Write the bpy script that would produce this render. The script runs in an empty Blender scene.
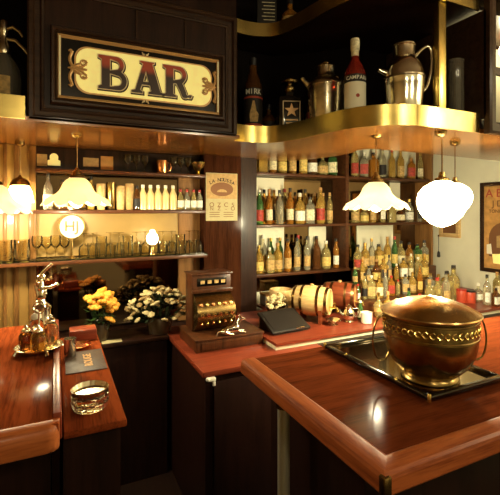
import bpy, bmesh, math, random
from mathutils import Vector, Matrix
R = math.radians
PI = math.pi
rnd = random.Random(7)
SC = bpy.context.scene
COL = SC.collection
# ------------------------------------------------------------------ camera geometry
F, HZ, ZC, TH = 410.0, 210.0, 1.60, R(25.5)
CT, ST = math.cos(TH), math.sin(TH)
def ray(px, py):
    a, b = (px - 250) / F, (HZ - py) / F
    return a * CT + ST, -a * ST + CT, b
def at(px, py, Y):
    u, v, b = ray(px, py); return Vector((u * Y, v * Y, ZC + b * Y))
def on_z(px, py, z):
    return at(px, py, (ZC - z) * F / (py - HZ))
def on_v(px, py, v):
    r = ray(px, py); return at(px, py, v / r[1])
def on_u(px, py, u):
    r = ray(px, py); return at(px, py, u / r[0])
cam_d = bpy.data.cameras.new('camera'); cam = bpy.data.objects.new('camera', cam_d); COL.objects.link(cam)
cam.location = (0, 0, ZC); cam.rotation_euler = (PI / 2, 0, -TH)
cam_d.sensor_width = 36; cam_d.sensor_fit = 'HORIZONTAL'; cam_d.lens = 36 * F / 500
cam_d.shift_y = -(247.5 - HZ) / 500; cam_d.clip_start = 0.02
SC.camera = cam
# ------------------------------------------------------------------ materials
M = {}
def mat(name):
    m = bpy.data.materials.new(name); m.use_nodes = True
    M[name] = m
    return m, m.node_tree.nodes, m.node_tree.links, m.node_tree.nodes['Principled BSDF']
def simple(name, col, rough=.4, metal=0, coat=0, trans=0, ior=1.45, var=.0, vscale=20, bump=0, spec=None, emit=None, estr=0):
    m, n, l, b = mat(name)
    b.inputs['Base Color'].default_value = (*col, 1); b.inputs['Roughness'].default_value = rough
    b.inputs['Metallic'].default_value = metal; b.inputs['Coat Weight'].default_value = coat
    b.inputs['Coat Roughness'].default_value = .08
    b.inputs['Transmission Weight'].default_value = trans; b.inputs['IOR'].default_value = ior
    if spec is not None: b.inputs['Specular IOR Level'].default_value = spec
    if emit: b.inputs['Emission Color'].default_value = (*emit, 1); b.inputs['Emission Strength'].default_value = estr
    if var or bump:
        tc = n.new('ShaderNodeTexCoord'); no = n.new('ShaderNodeTexNoise'); no.inputs['Scale'].default_value = vscale
        no.inputs['Detail'].default_value = 4
        l.new(tc.outputs['Object'], no.inputs['Vector'])
        if var:
            cr = n.new('ShaderNodeValToRGB'); cr.color_ramp.elements[0].position = .35; cr.color_ramp.elements[1].position = .7
            cr.color_ramp.elements[0].color = (*[c * (1 - var) for c in col], 1)
            cr.color_ramp.elements[1].color = (*[min(1, c * (1 + var * .5)) for c in col], 1)
            l.new(no.outputs['Fac'], cr.inputs['Fac']); l.new(cr.outputs['Color'], b.inputs['Base Color'])
        if bump:
            bp = n.new('ShaderNodeBump'); bp.inputs['Strength'].default_value = bump; bp.inputs['Distance'].default_value = .01
            l.new(no.outputs['Fac'], bp.inputs['Height']); l.new(bp.outputs['Normal'], b.inputs['Normal'])
    return m
def wood(name, c0, c1, axis='u', scale=1.0, rough=.3, coat=.4, stripes=.5, spec=.18):
    m, n, l, b = mat(name)
    tc = n.new('ShaderNodeTexCoord'); mp = n.new('ShaderNodeMapping')
    s = {'u': (1.2, 16, 16), 'v': (16, 1.2, 16), 'z': (16, 16, 1.2)}[axis]
    mp.inputs['Scale'].default_value = tuple(x * scale for x in s)
    l.new(tc.outputs['Object'], mp.inputs['Vector'])
    n1 = n.new('ShaderNodeTexNoise'); n1.inputs['Scale'].default_value = 1.6; n1.inputs['Detail'].default_value = 6; n1.inputs['Roughness'].default_value = .62
    l.new(mp.outputs['Vector'], n1.inputs['Vector'])
    n2 = n.new('ShaderNodeTexNoise'); n2.inputs['Scale'].default_value = 9; n2.inputs['Detail'].default_value = 3
    l.new(mp.outputs['Vector'], n2.inputs['Vector'])
    mx = n.new('ShaderNodeMath'); mx.operation = 'MULTIPLY_ADD'; mx.inputs[1].default_value = stripes; 
    l.new(n2.outputs['Fac'], mx.inputs[0]); l.new(n1.outputs['Fac'], mx.inputs[2])
    cr = n.new('ShaderNodeValToRGB'); e = cr.color_ramp.elements
    lo = .35 + stripes * .35; e[0].position = lo; e[1].position = lo + .32
    e[0].color = (*c0, 1); e[1].color = (*c1, 1)
    l.new(mx.outputs[0], cr.inputs['Fac']); l.new(cr.outputs['Color'], b.inputs['Base Color'])
    b.inputs['Roughness'].default_value = rough; b.inputs['Coat Weight'].default_value = coat; b.inputs['Coat Roughness'].default_value = .12; b.inputs['Specular IOR Level'].default_value = spec
    return m
wood('wood_counter', (.064, .014, .0045), (.13, .028, .0085), 'u', 1.6, .5, .045, spec=0)
wood('wood_counter_long', (.09, .016, .005), (.22, .045, .012), 'v', 1.3, .5, .06, spec=0)
wood('wood_border', (.20, .042, .012), (.38, .10, .028), 'u', 2, .36, .06)
wood('wood_border_long', (.20, .042, .012), (.38, .10, .028), 'v', 2, .36, .06)
wood('wood_edge', (.20, .048, .012), (.40, .11, .03), 'u', 1.5, .36, .06)
wood('wood_red', (.13, .020, .009), (.22, .042, .018), 'u', 1.2, .32, .1)
wood('wood_dark', (.012, .005, .003), (.030, .012, .007), 'z', 1.2, .38, .1)
wood('wood_frame', (.020, .009, .005), (.045, .021, .011), 'u', 1.4, .32, .3)
wood('wood_panel', (.022, .007, .003), (.052, .017, .007), 'z', 1, .5, .03, spec=0)
wood('wood_tan', (.15, .065, .018), (.28, .135, .042), 'z', 1, .4, .1)
wood('wood_soffit', (.16, .056, .010), (.34, .13, .026), 'u', .8, .20, .25, spec=.5)
wood('wood_low', (.009, .003, .002), (.020, .0065, .004), 'z', 1, .45, .03)
wood('wood_register', (.03, .010, .004), (.085, .028, .010), 'z', 2, .32, .2)
wood('wood_shelf', (.04, .014, .006), (.10, .034, .012), 'u', 1.4, .36, .15)
wood('oak_light', (.50, .30, .10), (.76, .52, .23), 'v', 2.2, .45, .1)
wood('oak_head', (.42, .22, .065), (.64, .38, .13), 'z', 2.2, .45, .1)
wood('oak_red', (.10, .02, .008), (.22, .05, .017), 'v', 2.2, .36, .2)
wood('floor_wood', (.008, .004, .003), (.02, .009, .006), 'v', .8, .5, .05)
simple('black_gloss', (.006, .005, .004), .12, 0, .6)
simple('black_matte', (.012, .009, .007), .5)
simple('brass_lid', (.80, .50, .19), .24, 1, var=.15, vscale=14)
simple('brown_leather', (.045, .020, .010), .5, bump=.3, vscale=180)
simple('black_leather', (.012, .010, .008), .42, bump=.3, vscale=180)
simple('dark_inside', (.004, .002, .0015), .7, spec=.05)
simple('brass', (.86, .64, .20), .24, 1, var=.15, vscale=14)
simple('brass_strip', (.80, .60, .19), .27, 1, var=.3, vscale=7, bump=.06)
simple('brass_old', (.36, .24, .085), .27, 1, var=.3, vscale=30, bump=.03)
simple('brass_dark', (.26, .15, .055), .33, 1, var=.3, vscale=30)
simple('silver', (.86, .80, .66), .16, 1)
simple('silver_old', (.72, .62, .44), .24, 1, var=.3, vscale=26)
simple('steel', (.60, .55, .42), .38, .6)
simple('copper', (.72, .30, .12), .25, 1)
simple('cream_wall', (.88, .85, .64), .75, var=.10, vscale=3)
simple('cream_wood', (.82, .76, .52), .5)
simple('gold_wall', (.40, .25, .075), .42, coat=.2, var=.2, vscale=3)
simple('gold_bay', (.34, .19, .05), .42, coat=.2, var=.25, vscale=3)
simple('ceiling_paint', (.16, .10, .05), .8)
simple('paper', (.48, .42, .22), .75, var=.08, vscale=40)
simple('paper_white', (.92, .86, .66), .7)
simple('ink_brown', (.20, .085, .03), .7)
simple('ink_dark', (.035, .02, .012), .7)
simple('ink_red', (.42, .06, .03), .6)
simple('tan_print', (.50, .32, .12), .7, var=.2, vscale=50)
simple('orange_print', (.62, .32, .09), .7, var=.25, vscale=18)
simple('sign_cream_glow', (.86, .74, .22), .45, var=.14, vscale=26, emit=(.86, .70, .22), estr=.42)  # own glow added to brighten the plaque; printed cards share it
simple('sign_gold', (.66, .38, .15), .4, .2)
simple('sign_lit', (.85, .78, .50), .4)  # lit copy of the gilt, brightness of the side strips put into colour
simple('sign_pale', (.78, .62, .36), .4)
simple('sign_black', (.006, .005, .004), .16)
simple('white_glaze', (.92, .86, .68), .25)
simple('label_cream', (.86, .76, .48), .65, var=.35, vscale=70)
simple('label_white', (.92, .88, .74), .65, var=.3, vscale=70)
simple('label_tan', (.62, .40, .14), .65, var=.4, vscale=70)
simple('label_gold', (.80, .58, .16), .6, var=.35, vscale=70)
simple('label_red', (.45, .05, .03), .6, var=.4, vscale=70)
simple('label_black', (.02, .015, .012), .6)
simple('cap_black', (.012, .010, .010), .4)
simple('cap_red', (.42, .03, .02), .4)
simple('cap_gold', (.75, .48, .14), .3, 1)
simple('cap_white', (.85, .8, .65), .4)
simple('cap_cork', (.50, .28, .10), .7)
simple('tin_red', (.50, .07, .03), .35)
simple('milk_juice', (.86, .66, .30), .3, coat=.6)
simple('rose_yellow', (.72, .33, .035), .6)
simple('blossom_cream', (.70, .58, .30), .6)
simple('blossom_pale', (.34, .23, .09), .6)
simple('leaf', (.05, .11, .02), .5)
simple('leaf_dark', (.02, .035, .012), .5)
simple('vase_dark', (.05, .03, .015), .12, coat=.5)
simple('mirror', (.72, .64, .44), .03, 1)
simple('mirror_dark', (.20, .13, .075), .05, 1)
simple('mirror_back', (.20, .13, .065), .04, 1)
simple('mirror_tray', (.5, .36, .17), .08, 1)
def glass(name, col, rough=.03, ior=1.45, tr=.62):
    return simple(name, col, rough, 0, 0, tr, ior)
glass('glass_clear', (.97, .90, .62), tr=.8); glass('glass_amber', (.80, .32, .04), tr=.7); glass('glass_whisky', (.95, .58, .12), tr=.7)
glass('glass_straw', (.95, .76, .28), tr=.75); glass('glass_green', (.10, .26, .07)); glass('glass_brown', (.22, .08, .02))
glass('glass_red', (.50, .04, .02)); glass('glass_smoke', (.30, .26, .20)); glass('glass_thin', (.98, .90, .64), .0, 1.13, .92); glass('glass_crystal', (.97, .92, .78), .02, 1.45, 1.0); glass('jar_brown', (.25, .09, .02), .02, 1.45, .95); glass('jar_amber', (.92, .55, .14), .02, 1.45, .95); glass('jar_straw', (.95, .80, .42), .02, 1.45, .95); glass('glass_shelf', (.45, .62, .40), .02, 1.45, 1.0); glass('glass_pane', (.97, .95, .9), .0, 1.05, 1.0)
def thin_glass(name, col):
    # blown glass with walls too thin to bend light: clear, edge-bright, faintly cloudy
    m, n, l, b = mat(name)
    tr = n.new('ShaderNodeBsdfTransparent'); tr.inputs[0].default_value = (*col, 1)
    gl = n.new('ShaderNodeBsdfGlossy'); gl.inputs['Roughness'].default_value = .05
    di = n.new('ShaderNodeBsdfTranslucent'); di.inputs[0].default_value = (.95, .86, .58, 1)
    fr = n.new('ShaderNodeFresnel'); fr.inputs['IOR'].default_value = 1.3
    m0 = n.new('ShaderNodeMixShader'); m0.inputs[0].default_value = .10
    l.new(tr.outputs[0], m0.inputs[1]); l.new(di.outputs[0], m0.inputs[2])
    m1 = n.new('ShaderNodeMixShader'); l.new(fr.outputs[0], m1.inputs[0])
    l.new(m0.outputs[0], m1.inputs[1]); l.new(gl.outputs[0], m1.inputs[2])
    l.new(m1.outputs[0], n['Material Output'].inputs['Surface'])
thin_glass('glass_blown', (.99, .97, .88))
def letter_mat():
    # painted sign letters: the paint itself runs from red at the top to near-black brown
    m, n, l, b = mat('sign_letter')
    tc = n.new('ShaderNodeTexCoord'); sp = n.new('ShaderNodeSeparateXYZ'); l.new(tc.outputs['Object'], sp.inputs[0])
    cr = n.new('ShaderNodeValToRGB'); e = cr.color_ramp.elements
    e[0].position = .090; e[0].color = (.035, .014, .008, 1); e[1].position = .115; e[1].color = (.42, .055, .018, 1)
    l.new(sp.outputs['Z'], cr.inputs['Fac']); l.new(cr.outputs['Color'], b.inputs['Base Color'])
    b.inputs['Roughness'].default_value = .4
letter_mat()
def shade_mat(name, col, e):
    m, n, l, b = mat(name)
    out = n['Material Output']
    tr = n.new('ShaderNodeBsdfTranslucent'); tr.inputs[0].default_value = (*col, 1)
    di = n.new('ShaderNodeBsdfDiffuse'); di.inputs[0].default_value = (*col, 1)
    gl = n.new('ShaderNodeBsdfGlossy'); gl.inputs['Roughness'].default_value = .15
    em = n.new('ShaderNodeEmission'); em.inputs[0].default_value = (1, .90, .55, 1); em.inputs[1].default_value = e
    m1 = n.new('ShaderNodeMixShader'); m1.inputs[0].default_value = .45
    l.new(tr.outputs[0], m1.inputs[1]); l.new(di.outputs[0], m1.inputs[2])
    m2 = n.new('ShaderNodeMixShader'); m2.inputs[0].default_value = .06
    l.new(m1.outputs[0], m2.inputs[1]); l.new(gl.outputs[0], m2.inputs[2])
    ad = n.new('ShaderNodeAddShader'); l.new(m2.outputs[0], ad.inputs[0]); l.new(em.outputs[0], ad.inputs[1])
    l.new(ad.outputs[0], out.inputs['Surface'])
shade_mat('lamp_glass', (.95, .88, .62), .32)
shade_mat('lamp_glass_cream', (.95, .80, .42), .30)
shade_mat('lamp_glass_bright', (.98, .93, .78), 9.0)
def emis(name, col, s):
    m, n, l, b = mat(name)
    em = n.new('ShaderNodeEmission'); em.inputs[0].default_value = (*col, 1); em.inputs[1].default_value = s
    l.new(em.outputs[0], n['Material Output'].inputs['Surface'])
emis('bulb', (1, .88, .6), 30)
# ------------------------------------------------------------------ mesh builder
class MB:
    def __init__(s): s.bm = bmesh.new()
    def add(s, vs, fs):
        b = [s.bm.verts.new(v) for v in vs]
        for f in fs:
            try: s.bm.faces.new([b[i] for i in f])
            except ValueError: pass
        return s
    def box(s, lo, hi, bev=0, M4=None):
        x0, y0, z0 = lo; x1, y1, z1 = hi
        t = bmesh.new()
        bmesh.ops.create_cube(t, size=1)
        for v in t.verts:
            v.co = Vector(((x0 + x1) / 2 + v.co.x * (x1 - x0), (y0 + y1) / 2 + v.co.y * (y1 - y0), (z0 + z1) / 2 + v.co.z * (z1 - z0)))
        if bev: bmesh.ops.bevel(t, geom=t.edges[:], offset=bev, segments=2, affect='EDGES', profile=.5)
        return s.merge(t, M4)
    def merge(s, t, M4=None):
        t.verts.index_update()
        vs = [(M4 @ v.co) if M4 else v.co.copy() for v in t.verts]
        fs = [[v.index for v in f.verts] for f in t.faces]
        t.free()
        return s.add(vs, fs)
    def lathe(s, prof, seg=20, c=(0, 0, 0), M4=None, flute=None, power=None, close=True):
        vs, fs = [], []
        n = len(prof)
        for k in range(seg):
            a = 2 * PI * k / seg
            for i, (r, z) in enumerate(prof):
                rr, zz = r, z
                if power:
                    q = (abs(math.cos(a)) ** power + abs(math.sin(a)) ** power) ** (-1 / power)
                    w = 1 if r > power_min else 0
                    rr = r * (q if w else 1)
                if flute:
                    rr, zz = flute(a, i, r, z)
                p = Vector((rr * math.cos(a), rr * math.sin(a), zz))
                if M4: p = M4 @ p
                vs.append(p + Vector(c))
        for k in range(seg):
            k2 = (k + 1) % seg
            for i in range(n - 1):
                fs.append((k * n + i, k2 * n + i, k2 * n + i + 1, k * n + i + 1))
        if close:
            if prof[0][0] > 1e-6: fs.append([k * n for k in reversed(range(seg))])
            if prof[-1][0] > 1e-6: fs.append([k * n + n - 1 for k in range(seg)])
        s.add(vs, fs)
        bmesh.ops.remove_doubles(s.bm, verts=s.bm.verts[:], dist=1e-6)
        return s
    def tube(s, pts, r, seg=8, cap=True):
        pts = [Vector(p) for p in pts]; n = len(pts)
        rs = r if isinstance(r, (list, tuple)) else [r] * n
        vs, fs = [], []
        up = None
        for i, p in enumerate(pts):
            d = (pts[min(i + 1, n - 1)] - pts[max(i - 1, 0)]).normalized()
            if up is None:
                up = Vector((0, 0, 1)) if abs(d.z) < .9 else Vector((1, 0, 0))
            x = d.cross(up)
            if x.length < 1e-4: x = d.cross(Vector((0, 1, 0)))
            x.normalize(); y = x.cross(d).normalized(); up = y
            for k in range(seg):
                a = 2 * PI * k / seg
                vs.append(p + (x * math.cos(a) + y * math.sin(a)) * rs[i])
        for i in range(n - 1):
            for k in range(seg):
                k2 = (k + 1) % seg
                fs.append((i * seg + k, i * seg + k2, (i + 1) * seg + k2, (i + 1) * seg + k))
        if cap:
            fs.append(list(reversed(range(seg)))); fs.append([(n - 1) * seg + k for k in range(seg)])
        return s.add(vs, fs)
    def ball(s, c, r, seg=10, sc=(1, 1, 1)):
        t = bmesh.new(); bmesh.ops.create_uvsphere(t, u_segments=seg, v_segments=max(6, seg * 2 // 3), radius=r)
        for v in t.verts: v.co = Vector((v.co.x * sc[0], v.co.y * sc[1], v.co.z * sc[2])) + Vector(c)
        return s.merge(t)
    def prism(s, poly, z0, z1, axis='z'):
        n = len(poly)
        def P(a, b, z): return (a, b, z) if axis == 'z' else ((a, z, b) if axis == 'v' else (z, a, b))
        vs = [P(a, b, z0) for a, b in poly] + [P(a, b, z1) for a, b in poly]
        fs = [list(range(n)), list(range(2 * n - 1, n - 1, -1))]
        for i in range(n):
            j = (i + 1) % n; fs.append((i, i + n, j + n, j))
        return s.add(vs, fs)
    def mesh(s, name, m, sharp=.65):
        bmesh.ops.recalc_face_normals(s.bm, faces=s.bm.faces[:])
        for f in s.bm.faces: f.smooth = True
        for e in s.bm.edges:
            if len(e.link_faces) == 2 and e.calc_face_angle(0) > sharp: e.smooth = False
        me = bpy.data.meshes.new(name); s.bm.to_mesh(me); s.bm.free()
        me.materials.append(M[m])
        return me
power_min = 0
def link(name, me, parent=None, loc=None, rot=None):
    o = bpy.data.objects.new(name, me); COL.objects.link(o)
    if parent: o.parent = parent
    if loc is not None: o.location = loc
    if rot is not None: o.rotation_euler = rot
    return o
def tag(o, label=None, cat=None, group=None, kind=None):
    if label: o['label'] = label
    if cat: o['category'] = cat
    if group: o['group'] = group
    if kind: o['kind'] = kind
    return o
def thing(name, label, cat, loc=(0, 0, 0), rz=0, group=None):
    o = bpy.data.objects.new(name, None); COL.objects.link(o); o.empty_display_size = .03
    o.location = loc; o.rotation_euler = (0, 0, rz)
    return tag(o, label, cat, group)
def part(name, mb, m, parent, loc=None, rot=None, label=None, sharp=.65):
    o = link(name, mb.mesh(name, m, sharp), parent, loc, rot)
    if label: o['label'] = label
    return o
def wpart(name, mb, m, root, label=None, sharp=.65):
    """part whose mesh was written in room coordinates; root has no rotation"""
    L = root.matrix_world_loc if False else Vector(root.location)
    p = root.parent
    while p is not None: L = L + Vector(p.location); p = p.parent
    for v in mb.bm.verts: v.co -= L
    o = link(name, mb.mesh(name, m, sharp), root)
    if label: o['label'] = label
    return o
def struct(name, mb, m, sharp=.65):
    return tag(link(name, mb.mesh(name, m, sharp)), kind='structure')
def single(name, mb, m, label, cat, loc=(0, 0, 0), rz=0, group=None, sharp=.65):
    return tag(link(name, mb.mesh(name, m, sharp), None, loc, (0, 0, rz)), label, cat, group)
def copy_tree(o, parent=None):
    c = o.copy(); COL.objects.link(c)
    if parent: c.parent = parent
    for ch in list(o.children): copy_tree(ch, c)
    return c
def arc(cx, cy, r, a0, a1, n=10):
    return [(cx + r * math.cos(R(a0 + (a1 - a0) * i / n)), cy + r * math.sin(R(a0 + (a1 - a0) * i / n))) for i in range(n + 1)]
def catmull(P, n=8):
    out = []
    for i in range(len(P) - 1):
        p0, p1, p2, p3 = P[max(i - 1, 0)], P[i], P[i + 1], P[min(i + 2, len(P) - 1)]
        for k in range(n):
            t = k / n
            out.append(tuple(.5 * (2 * b + (c - a) * t + (2 * a - 5 * b + 4 * c - d) * t * t + (-a + 3 * b - 3 * c + d) * t ** 3) for a, b, c, d in zip(p0, p1, p2, p3)))
    out.append(tuple(P[-1])); return out
def flat_mesh(splines, ext, name, m, bevel=0, offset=0):
    """closed outlines (first ones solid, inner ones holes) -> plate standing in the x-z plane, facing -y"""
    cu = bpy.data.curves.new(name, 'CURVE'); cu.dimensions = '2D'; cu.fill_mode = 'BOTH'
    cu.extrude = ext; cu.bevel_depth = bevel; cu.offset = offset
    for pts in splines:
        sp = cu.splines.new('POLY'); sp.points.add(len(pts) - 1); sp.use_cyclic_u = True
        for p, q in zip(sp.points, pts): p.co = (q[0], q[1], 0, 1)
    return curve_to_mesh(cu, name, m)
def curve_to_mesh(cu, name, m):
    o = bpy.data.objects.new(name + '_tmp', cu); COL.objects.link(o)
    bpy.context.view_layer.update()
    dg = bpy.context.evaluated_depsgraph_get()
    me = bpy.data.meshes.new_from_object(o.evaluated_get(dg))
    bpy.data.objects.remove(o); bpy.data.curves.remove(cu)
    me.transform(Matrix.Rotation(PI / 2, 4, 'X'))
    me.materials.clear(); me.materials.append(M[m]); me.name = name
    return me
def text_mesh(txt, size, m, name='lettering', ext=.0006, bold=0, sx=1.0, align='CENTER'):
    cu = bpy.data.curves.new(name, 'FONT'); cu.body = txt; cu.size = size; cu.extrude = ext; cu.offset = bold
    cu.align_x = align; cu.align_y = 'CENTER'
    me = curve_to_mesh(cu, name, m)
    if sx != 1: me.transform(Matrix.Diagonal((sx, 1, 1, 1)))
    return me
# ------------------------------------------------------------------ THE SETTING
ZT = 2.95
U0, U1, V0 = -1.9, 3.47, -3.0
VB, VR = 2.78, 3.06            # back wall on the left, and behind the bottle unit on the right
struct('floor', MB().box((U0 - .1, V0 - .1, -.1), (U1 + .1, VR + .3, 0)), 'floor_wood')
struct('ceiling', MB().box((U0 - .1, V0 - .1, ZT), (U1 + .1, VR + .3, ZT + .1)), 'ceiling_paint')
struct('wall_left', MB().box((U0 - .1, V0, 0), (U0, VR, ZT)), 'gold_wall')
struct('wall_right', MB().box((U1, V0, 0), (U1 + .1, VR + .2, ZT)), 'cream_wall')
struct('wall_front', MB().box((U0, V0 - .1, 0), (U1, V0, ZT)), 'cream_wall')
struct('wall_back', MB().box((U0, VB, 0), (1.26, VB + .1, ZT)), 'wood_dark')
struct('wall_rear', MB().box((1.26, VR, 0), (U1, VR + .1, ZT)), 'cream_wall')
# pillar between the two back bars
pl0, pl1 = on_v(204, 200, 2.66), on_v(241, 200, 2.66)
struct('trim_1', MB().box((pl0.x, 2.66, 0), (pl1.x, VB, 1.978)), 'wood_panel')
pl2 = on_v(252, 200, 2.80)
struct('trim_2', MB().box((pl1.x, 2.72, 0), (pl2.x, VR, 1.978)), 'wood_dark')
# gold panelled end bay of the left back wall
gx = on_v(36, 200, VB).x
struct('trim_3', MB().box((U0, VB - .05, 0), (gx, VB, 1.978)), 'gold_bay')
for k_, (pa, pb2) in enumerate(((-14, -2), (3, 7), (14, 19), (29, 36))):
    struct('trim_%d' % (k_ + 5), MB().box((on_v(pa, 230, VB - .055).x, VB - .062, .84), (on_v(pb2, 230, VB - .055).x, VB - .0505, 1.978), .003), 'wood_tan')
# tan upright panel beside the pillar, under the glass shelf
tp0 = on_v(176, 240, VB)
struct('trim_4', MB().box((tp0.x + .01, VB - .03, .84), (pl0.x, VB, 1.978)), 'wood_tan')
# ------------------------------------------------------------------ CANOPY
ZS = 1.98
CV = 1.985                      # front of the sign cabinet
front = [(.885, 2.062), (.96, 2.072), (1.04, 2.06), (1.115, 2.02), (1.155, 1.94), (1.182, 1.84), (1.203, 1.70), (1.235, 1.54), (1.29, 1.44), (1.37, 1.375), (1.47, 1.337)]
curve = catmull(front, 6)
curve_r = curve + [(1.60, 1.335), (1.875, 1.335)]
can = thing('bar_canopy', 'wooden canopy over the bar with curved brass-edged shelves and glossy underside', 'canopy', (1.2, 1.9, ZS))
back = catmull([(2.05, 1.97), (1.80, 1.975), (1.74, 2.05), (1.79, 2.2), (1.77, 2.45), (1.66, 2.70), (1.52, 2.79), (1.3, 2.79)], 5)
soff = [(-1.9, 1.95), (-.11, 1.95), (-.11, 1.985), (.885, 1.985)] + curve + [(1.875, 1.335), (U1, 1.335), (U1, 2.06)] + back + [(-1.9, 2.775)]
wpart('soffit', MB().prism(soff, ZS, ZS + .02), 'wood_soffit', can)
deck = [(.885, 2.30)] + curve + [(1.875, 1.335), (U1, 1.335), (U1, 1.97), (1.6, 1.97), (1.3, 2.3)]
wpart('lower_shelf', MB().prism(deck, ZS + .02, ZS + .065), 'wood_dark', can)
def ribbon(path, z0, z1, th=.008):
    """vertical band following a plan curve, thickness towards the room"""
    mb = MB(); n = len(path); vs = []
    for i, p in enumerate(path):
        a, b = Vector(path[max(i - 1, 0)]), Vector(path[min(i + 1, n - 1)])
        d = (b - a).normalized(); nr = Vector((d.y, -d.x)) * -1
        q = Vector(p) - nr * th * (-1 if False else 1)
        for (x, y) in (p, q):
            vs += [(x, y, z0), (x, y, z1)]
    fs = []
    for i in range(n - 1):
        a, b = i * 4, (i + 1) * 4
        fs += [(a, b, b + 1, a + 1), (a + 2, a + 3, b + 3, b + 2), (a + 1, b + 1, b + 3, a + 3), (a, a + 2, b + 2, b)]
    fs += [(0, 1, 3, 2), ((n - 1) * 4, (n - 1) * 4 + 2, (n - 1) * 4 + 3, (n - 1) * 4 + 1)]
    return mb.add(vs, fs)
wpart('brass_edge', ribbon(curve_r, ZS - .002, ZS + .092), 'brass_strip', can, sharp=1.0)
wpart('brass_edge', ribbon([(-1.9, 1.94), (-.11, 1.94)], ZS - .002, ZS + .092), 'brass_strip', can)
ZU = 2.575
deck2 = [(.885, 2.30)] + curve + [(1.875, 1.335), (U1, 1.335), (U1, 1.97), (1.6, 1.97), (1.3, 2.3)]
wpart('upper_shelf', MB().prism(deck2, ZU + .01, ZU + .03), 'wood_dark', can)
wpart('brass_edge', ribbon(curve_r, ZU, ZU + .075), 'brass_strip', can, sharp=1.0)
bk = [(.885, 2.31), (1.25, 2.31), (1.52, 2.1), (1.62, 1.975), (U1, 1.975)]
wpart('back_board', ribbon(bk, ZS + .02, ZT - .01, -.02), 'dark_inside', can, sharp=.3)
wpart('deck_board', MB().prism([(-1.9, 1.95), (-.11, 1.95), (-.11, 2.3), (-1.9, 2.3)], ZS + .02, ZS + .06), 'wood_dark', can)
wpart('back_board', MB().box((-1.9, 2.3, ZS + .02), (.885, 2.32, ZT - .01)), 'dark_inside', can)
pb = on_v(439, 60, 1.36)
po = MB().box((pb.x - .024, 1.34, ZS + .066), (pb.x + .024, 1.375, ZU + .009), .002)
wpart('post', po, 'brass_strip', can, 'flat brass upright')
# sign cabinet
cab = thing('wall_cabinet', 'dark wood overhead cabinet with a moulded frame, carrying the bar sign', 'cabinet', (.385, 2.1, ZS))
c0, c1, cz0, cz1 = -.106, .875, ZS + .002, 2.62
wpart('body', MB().box((c0, CV + .031, ZS + .0205), (c1 + .005, 2.295, ZT - .02)), 'wood_dark', cab)
def frame_ring(u0, u1, z0, z1, prof, y0):
    """mitred moulding; prof = list of (inset, out) from the outer edge inwards, out = towards -v"""
    mb = MB(); k = len(prof); vs = []
    for (sx, sz) in ((0, 0), (1, 0), (1, 1), (0, 1)):
        for (i, o) in prof:
            vs.append(((u0 + i) if sx == 0 else (u1 - i), y0 - o, (z0 + i) if sz == 0 else (z1 - i)))
    fs = []
    for c in range(4):
        d = (c + 1) % 4
        for i in range(k):
            j = (i + 1) % k
            fs.append((c * k + i, d * k + i, d * k + j, c * k + j))
    return mb.add(vs, fs)
wpart('door_frame', frame_ring(c0, c1, cz0, cz1, [(0, 0), (0, .022), (.008, .03), (.022, .03), (.03, .018), (.048, .016), (.056, .024), (.064, .022), (.072, 0)], CV + .03), 'wood_frame', cab)
wpart('door_panel', MB().box((c0 + .066, CV + .012, cz0 + .066), (c1 - .066, CV + .024, cz1 - .066)), 'wood_dark', cab)
for px in (137, 186):
    q = on_v(px, 40, CV)
    wpart('glazing_bar', MB().box((q.x - .004, CV + .006, 2.41), (q.x + .004, CV + .013, cz1 - .068)), 'wood_frame', cab)
# the sign
s0, s1, sz0, sz1 = -.017, .798, 2.063, 2.404
SV = CV + .012
sg = thing('bar_sign', 'framed sign reading BAR in red and brown letters on a cream plaque', 'sign', ((s0 + s1) / 2, SV, sz0))
wpart('frame', frame_ring(s0, s1, sz0, sz1, [(0, 0), (0, .02), (.006, .03), (.014, .03), (.02, .022), (.026, .026), (.03, .014), (.03, 0)], SV), 'wood_frame', sg)
wpart('fillet', frame_ring(s0 + .03, s1 - .03, sz0 + .03, sz1 - .03, [(0, .004), (0, .017), (.003, .018), (.013, .008), (.013, .004)], SV), 'sign_gold', sg, 'gilt inner edge')
for (xa, xb) in ((s0 + .034, s0 + .042), (s1 - .042, s1 - .034)):
    wpart('fillet_strip', MB().box((xa, SV - .022, sz0 + .04), (xb, SV - .0185, sz1 - .04)), 'sign_lit', sg, 'gilt side strip painted as if lit')
wpart('backing', MB().box((s0 + .03, SV - .006, sz0 + .03), (s1 - .03, SV - .001, sz1 - .03)), 'sign_black', sg, 'black glass ground')
def spt(px, py): q = on_v(px, py, SV); return q.x, q.z
a0 = spt(76, 70)[0]; a1 = spt(210, 90)[0]
ztop = spt(140, 54)[1]; zbot = spt(140, 98)[1]
ztop, zbot = spt(85, 48.5)[1], spt(85, 93.5)[1] + .004
def plaque(g):
    h = (ztop - zbot) / 2 + g; zc = (ztop + zbot) / 2; r = .058
    x0, x1 = a0 - g, a1 + g
    pts = []
    pts += arc(x0 + r, zc - h + r, r, 180, 270, 8) + arc(x1 - r, zc - h + r, r, 270, 360, 8)
    pts += arc(x1 - r, zc + h - r, r, 0, 90, 8) + arc(x0 + r, zc + h - r, r, 90, 180, 8)
    return pts
def plate(name, splines, m, y, ext, parent, **k):
    me = flat_mesh(splines, ext, name, m, **k)
    L = Vector(parent.location)
    me.transform(Matrix.Translation((-L.x, y - L.y, -L.z)))
    return link(name, me, parent)
plate('plaque_border', [plaque(.007)], 'sign_gold', SV - .0075, .0012, sg)
plate('plaque', [plaque(0)], 'sign_cream_glow', SV - .009, .0015, sg)
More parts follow.
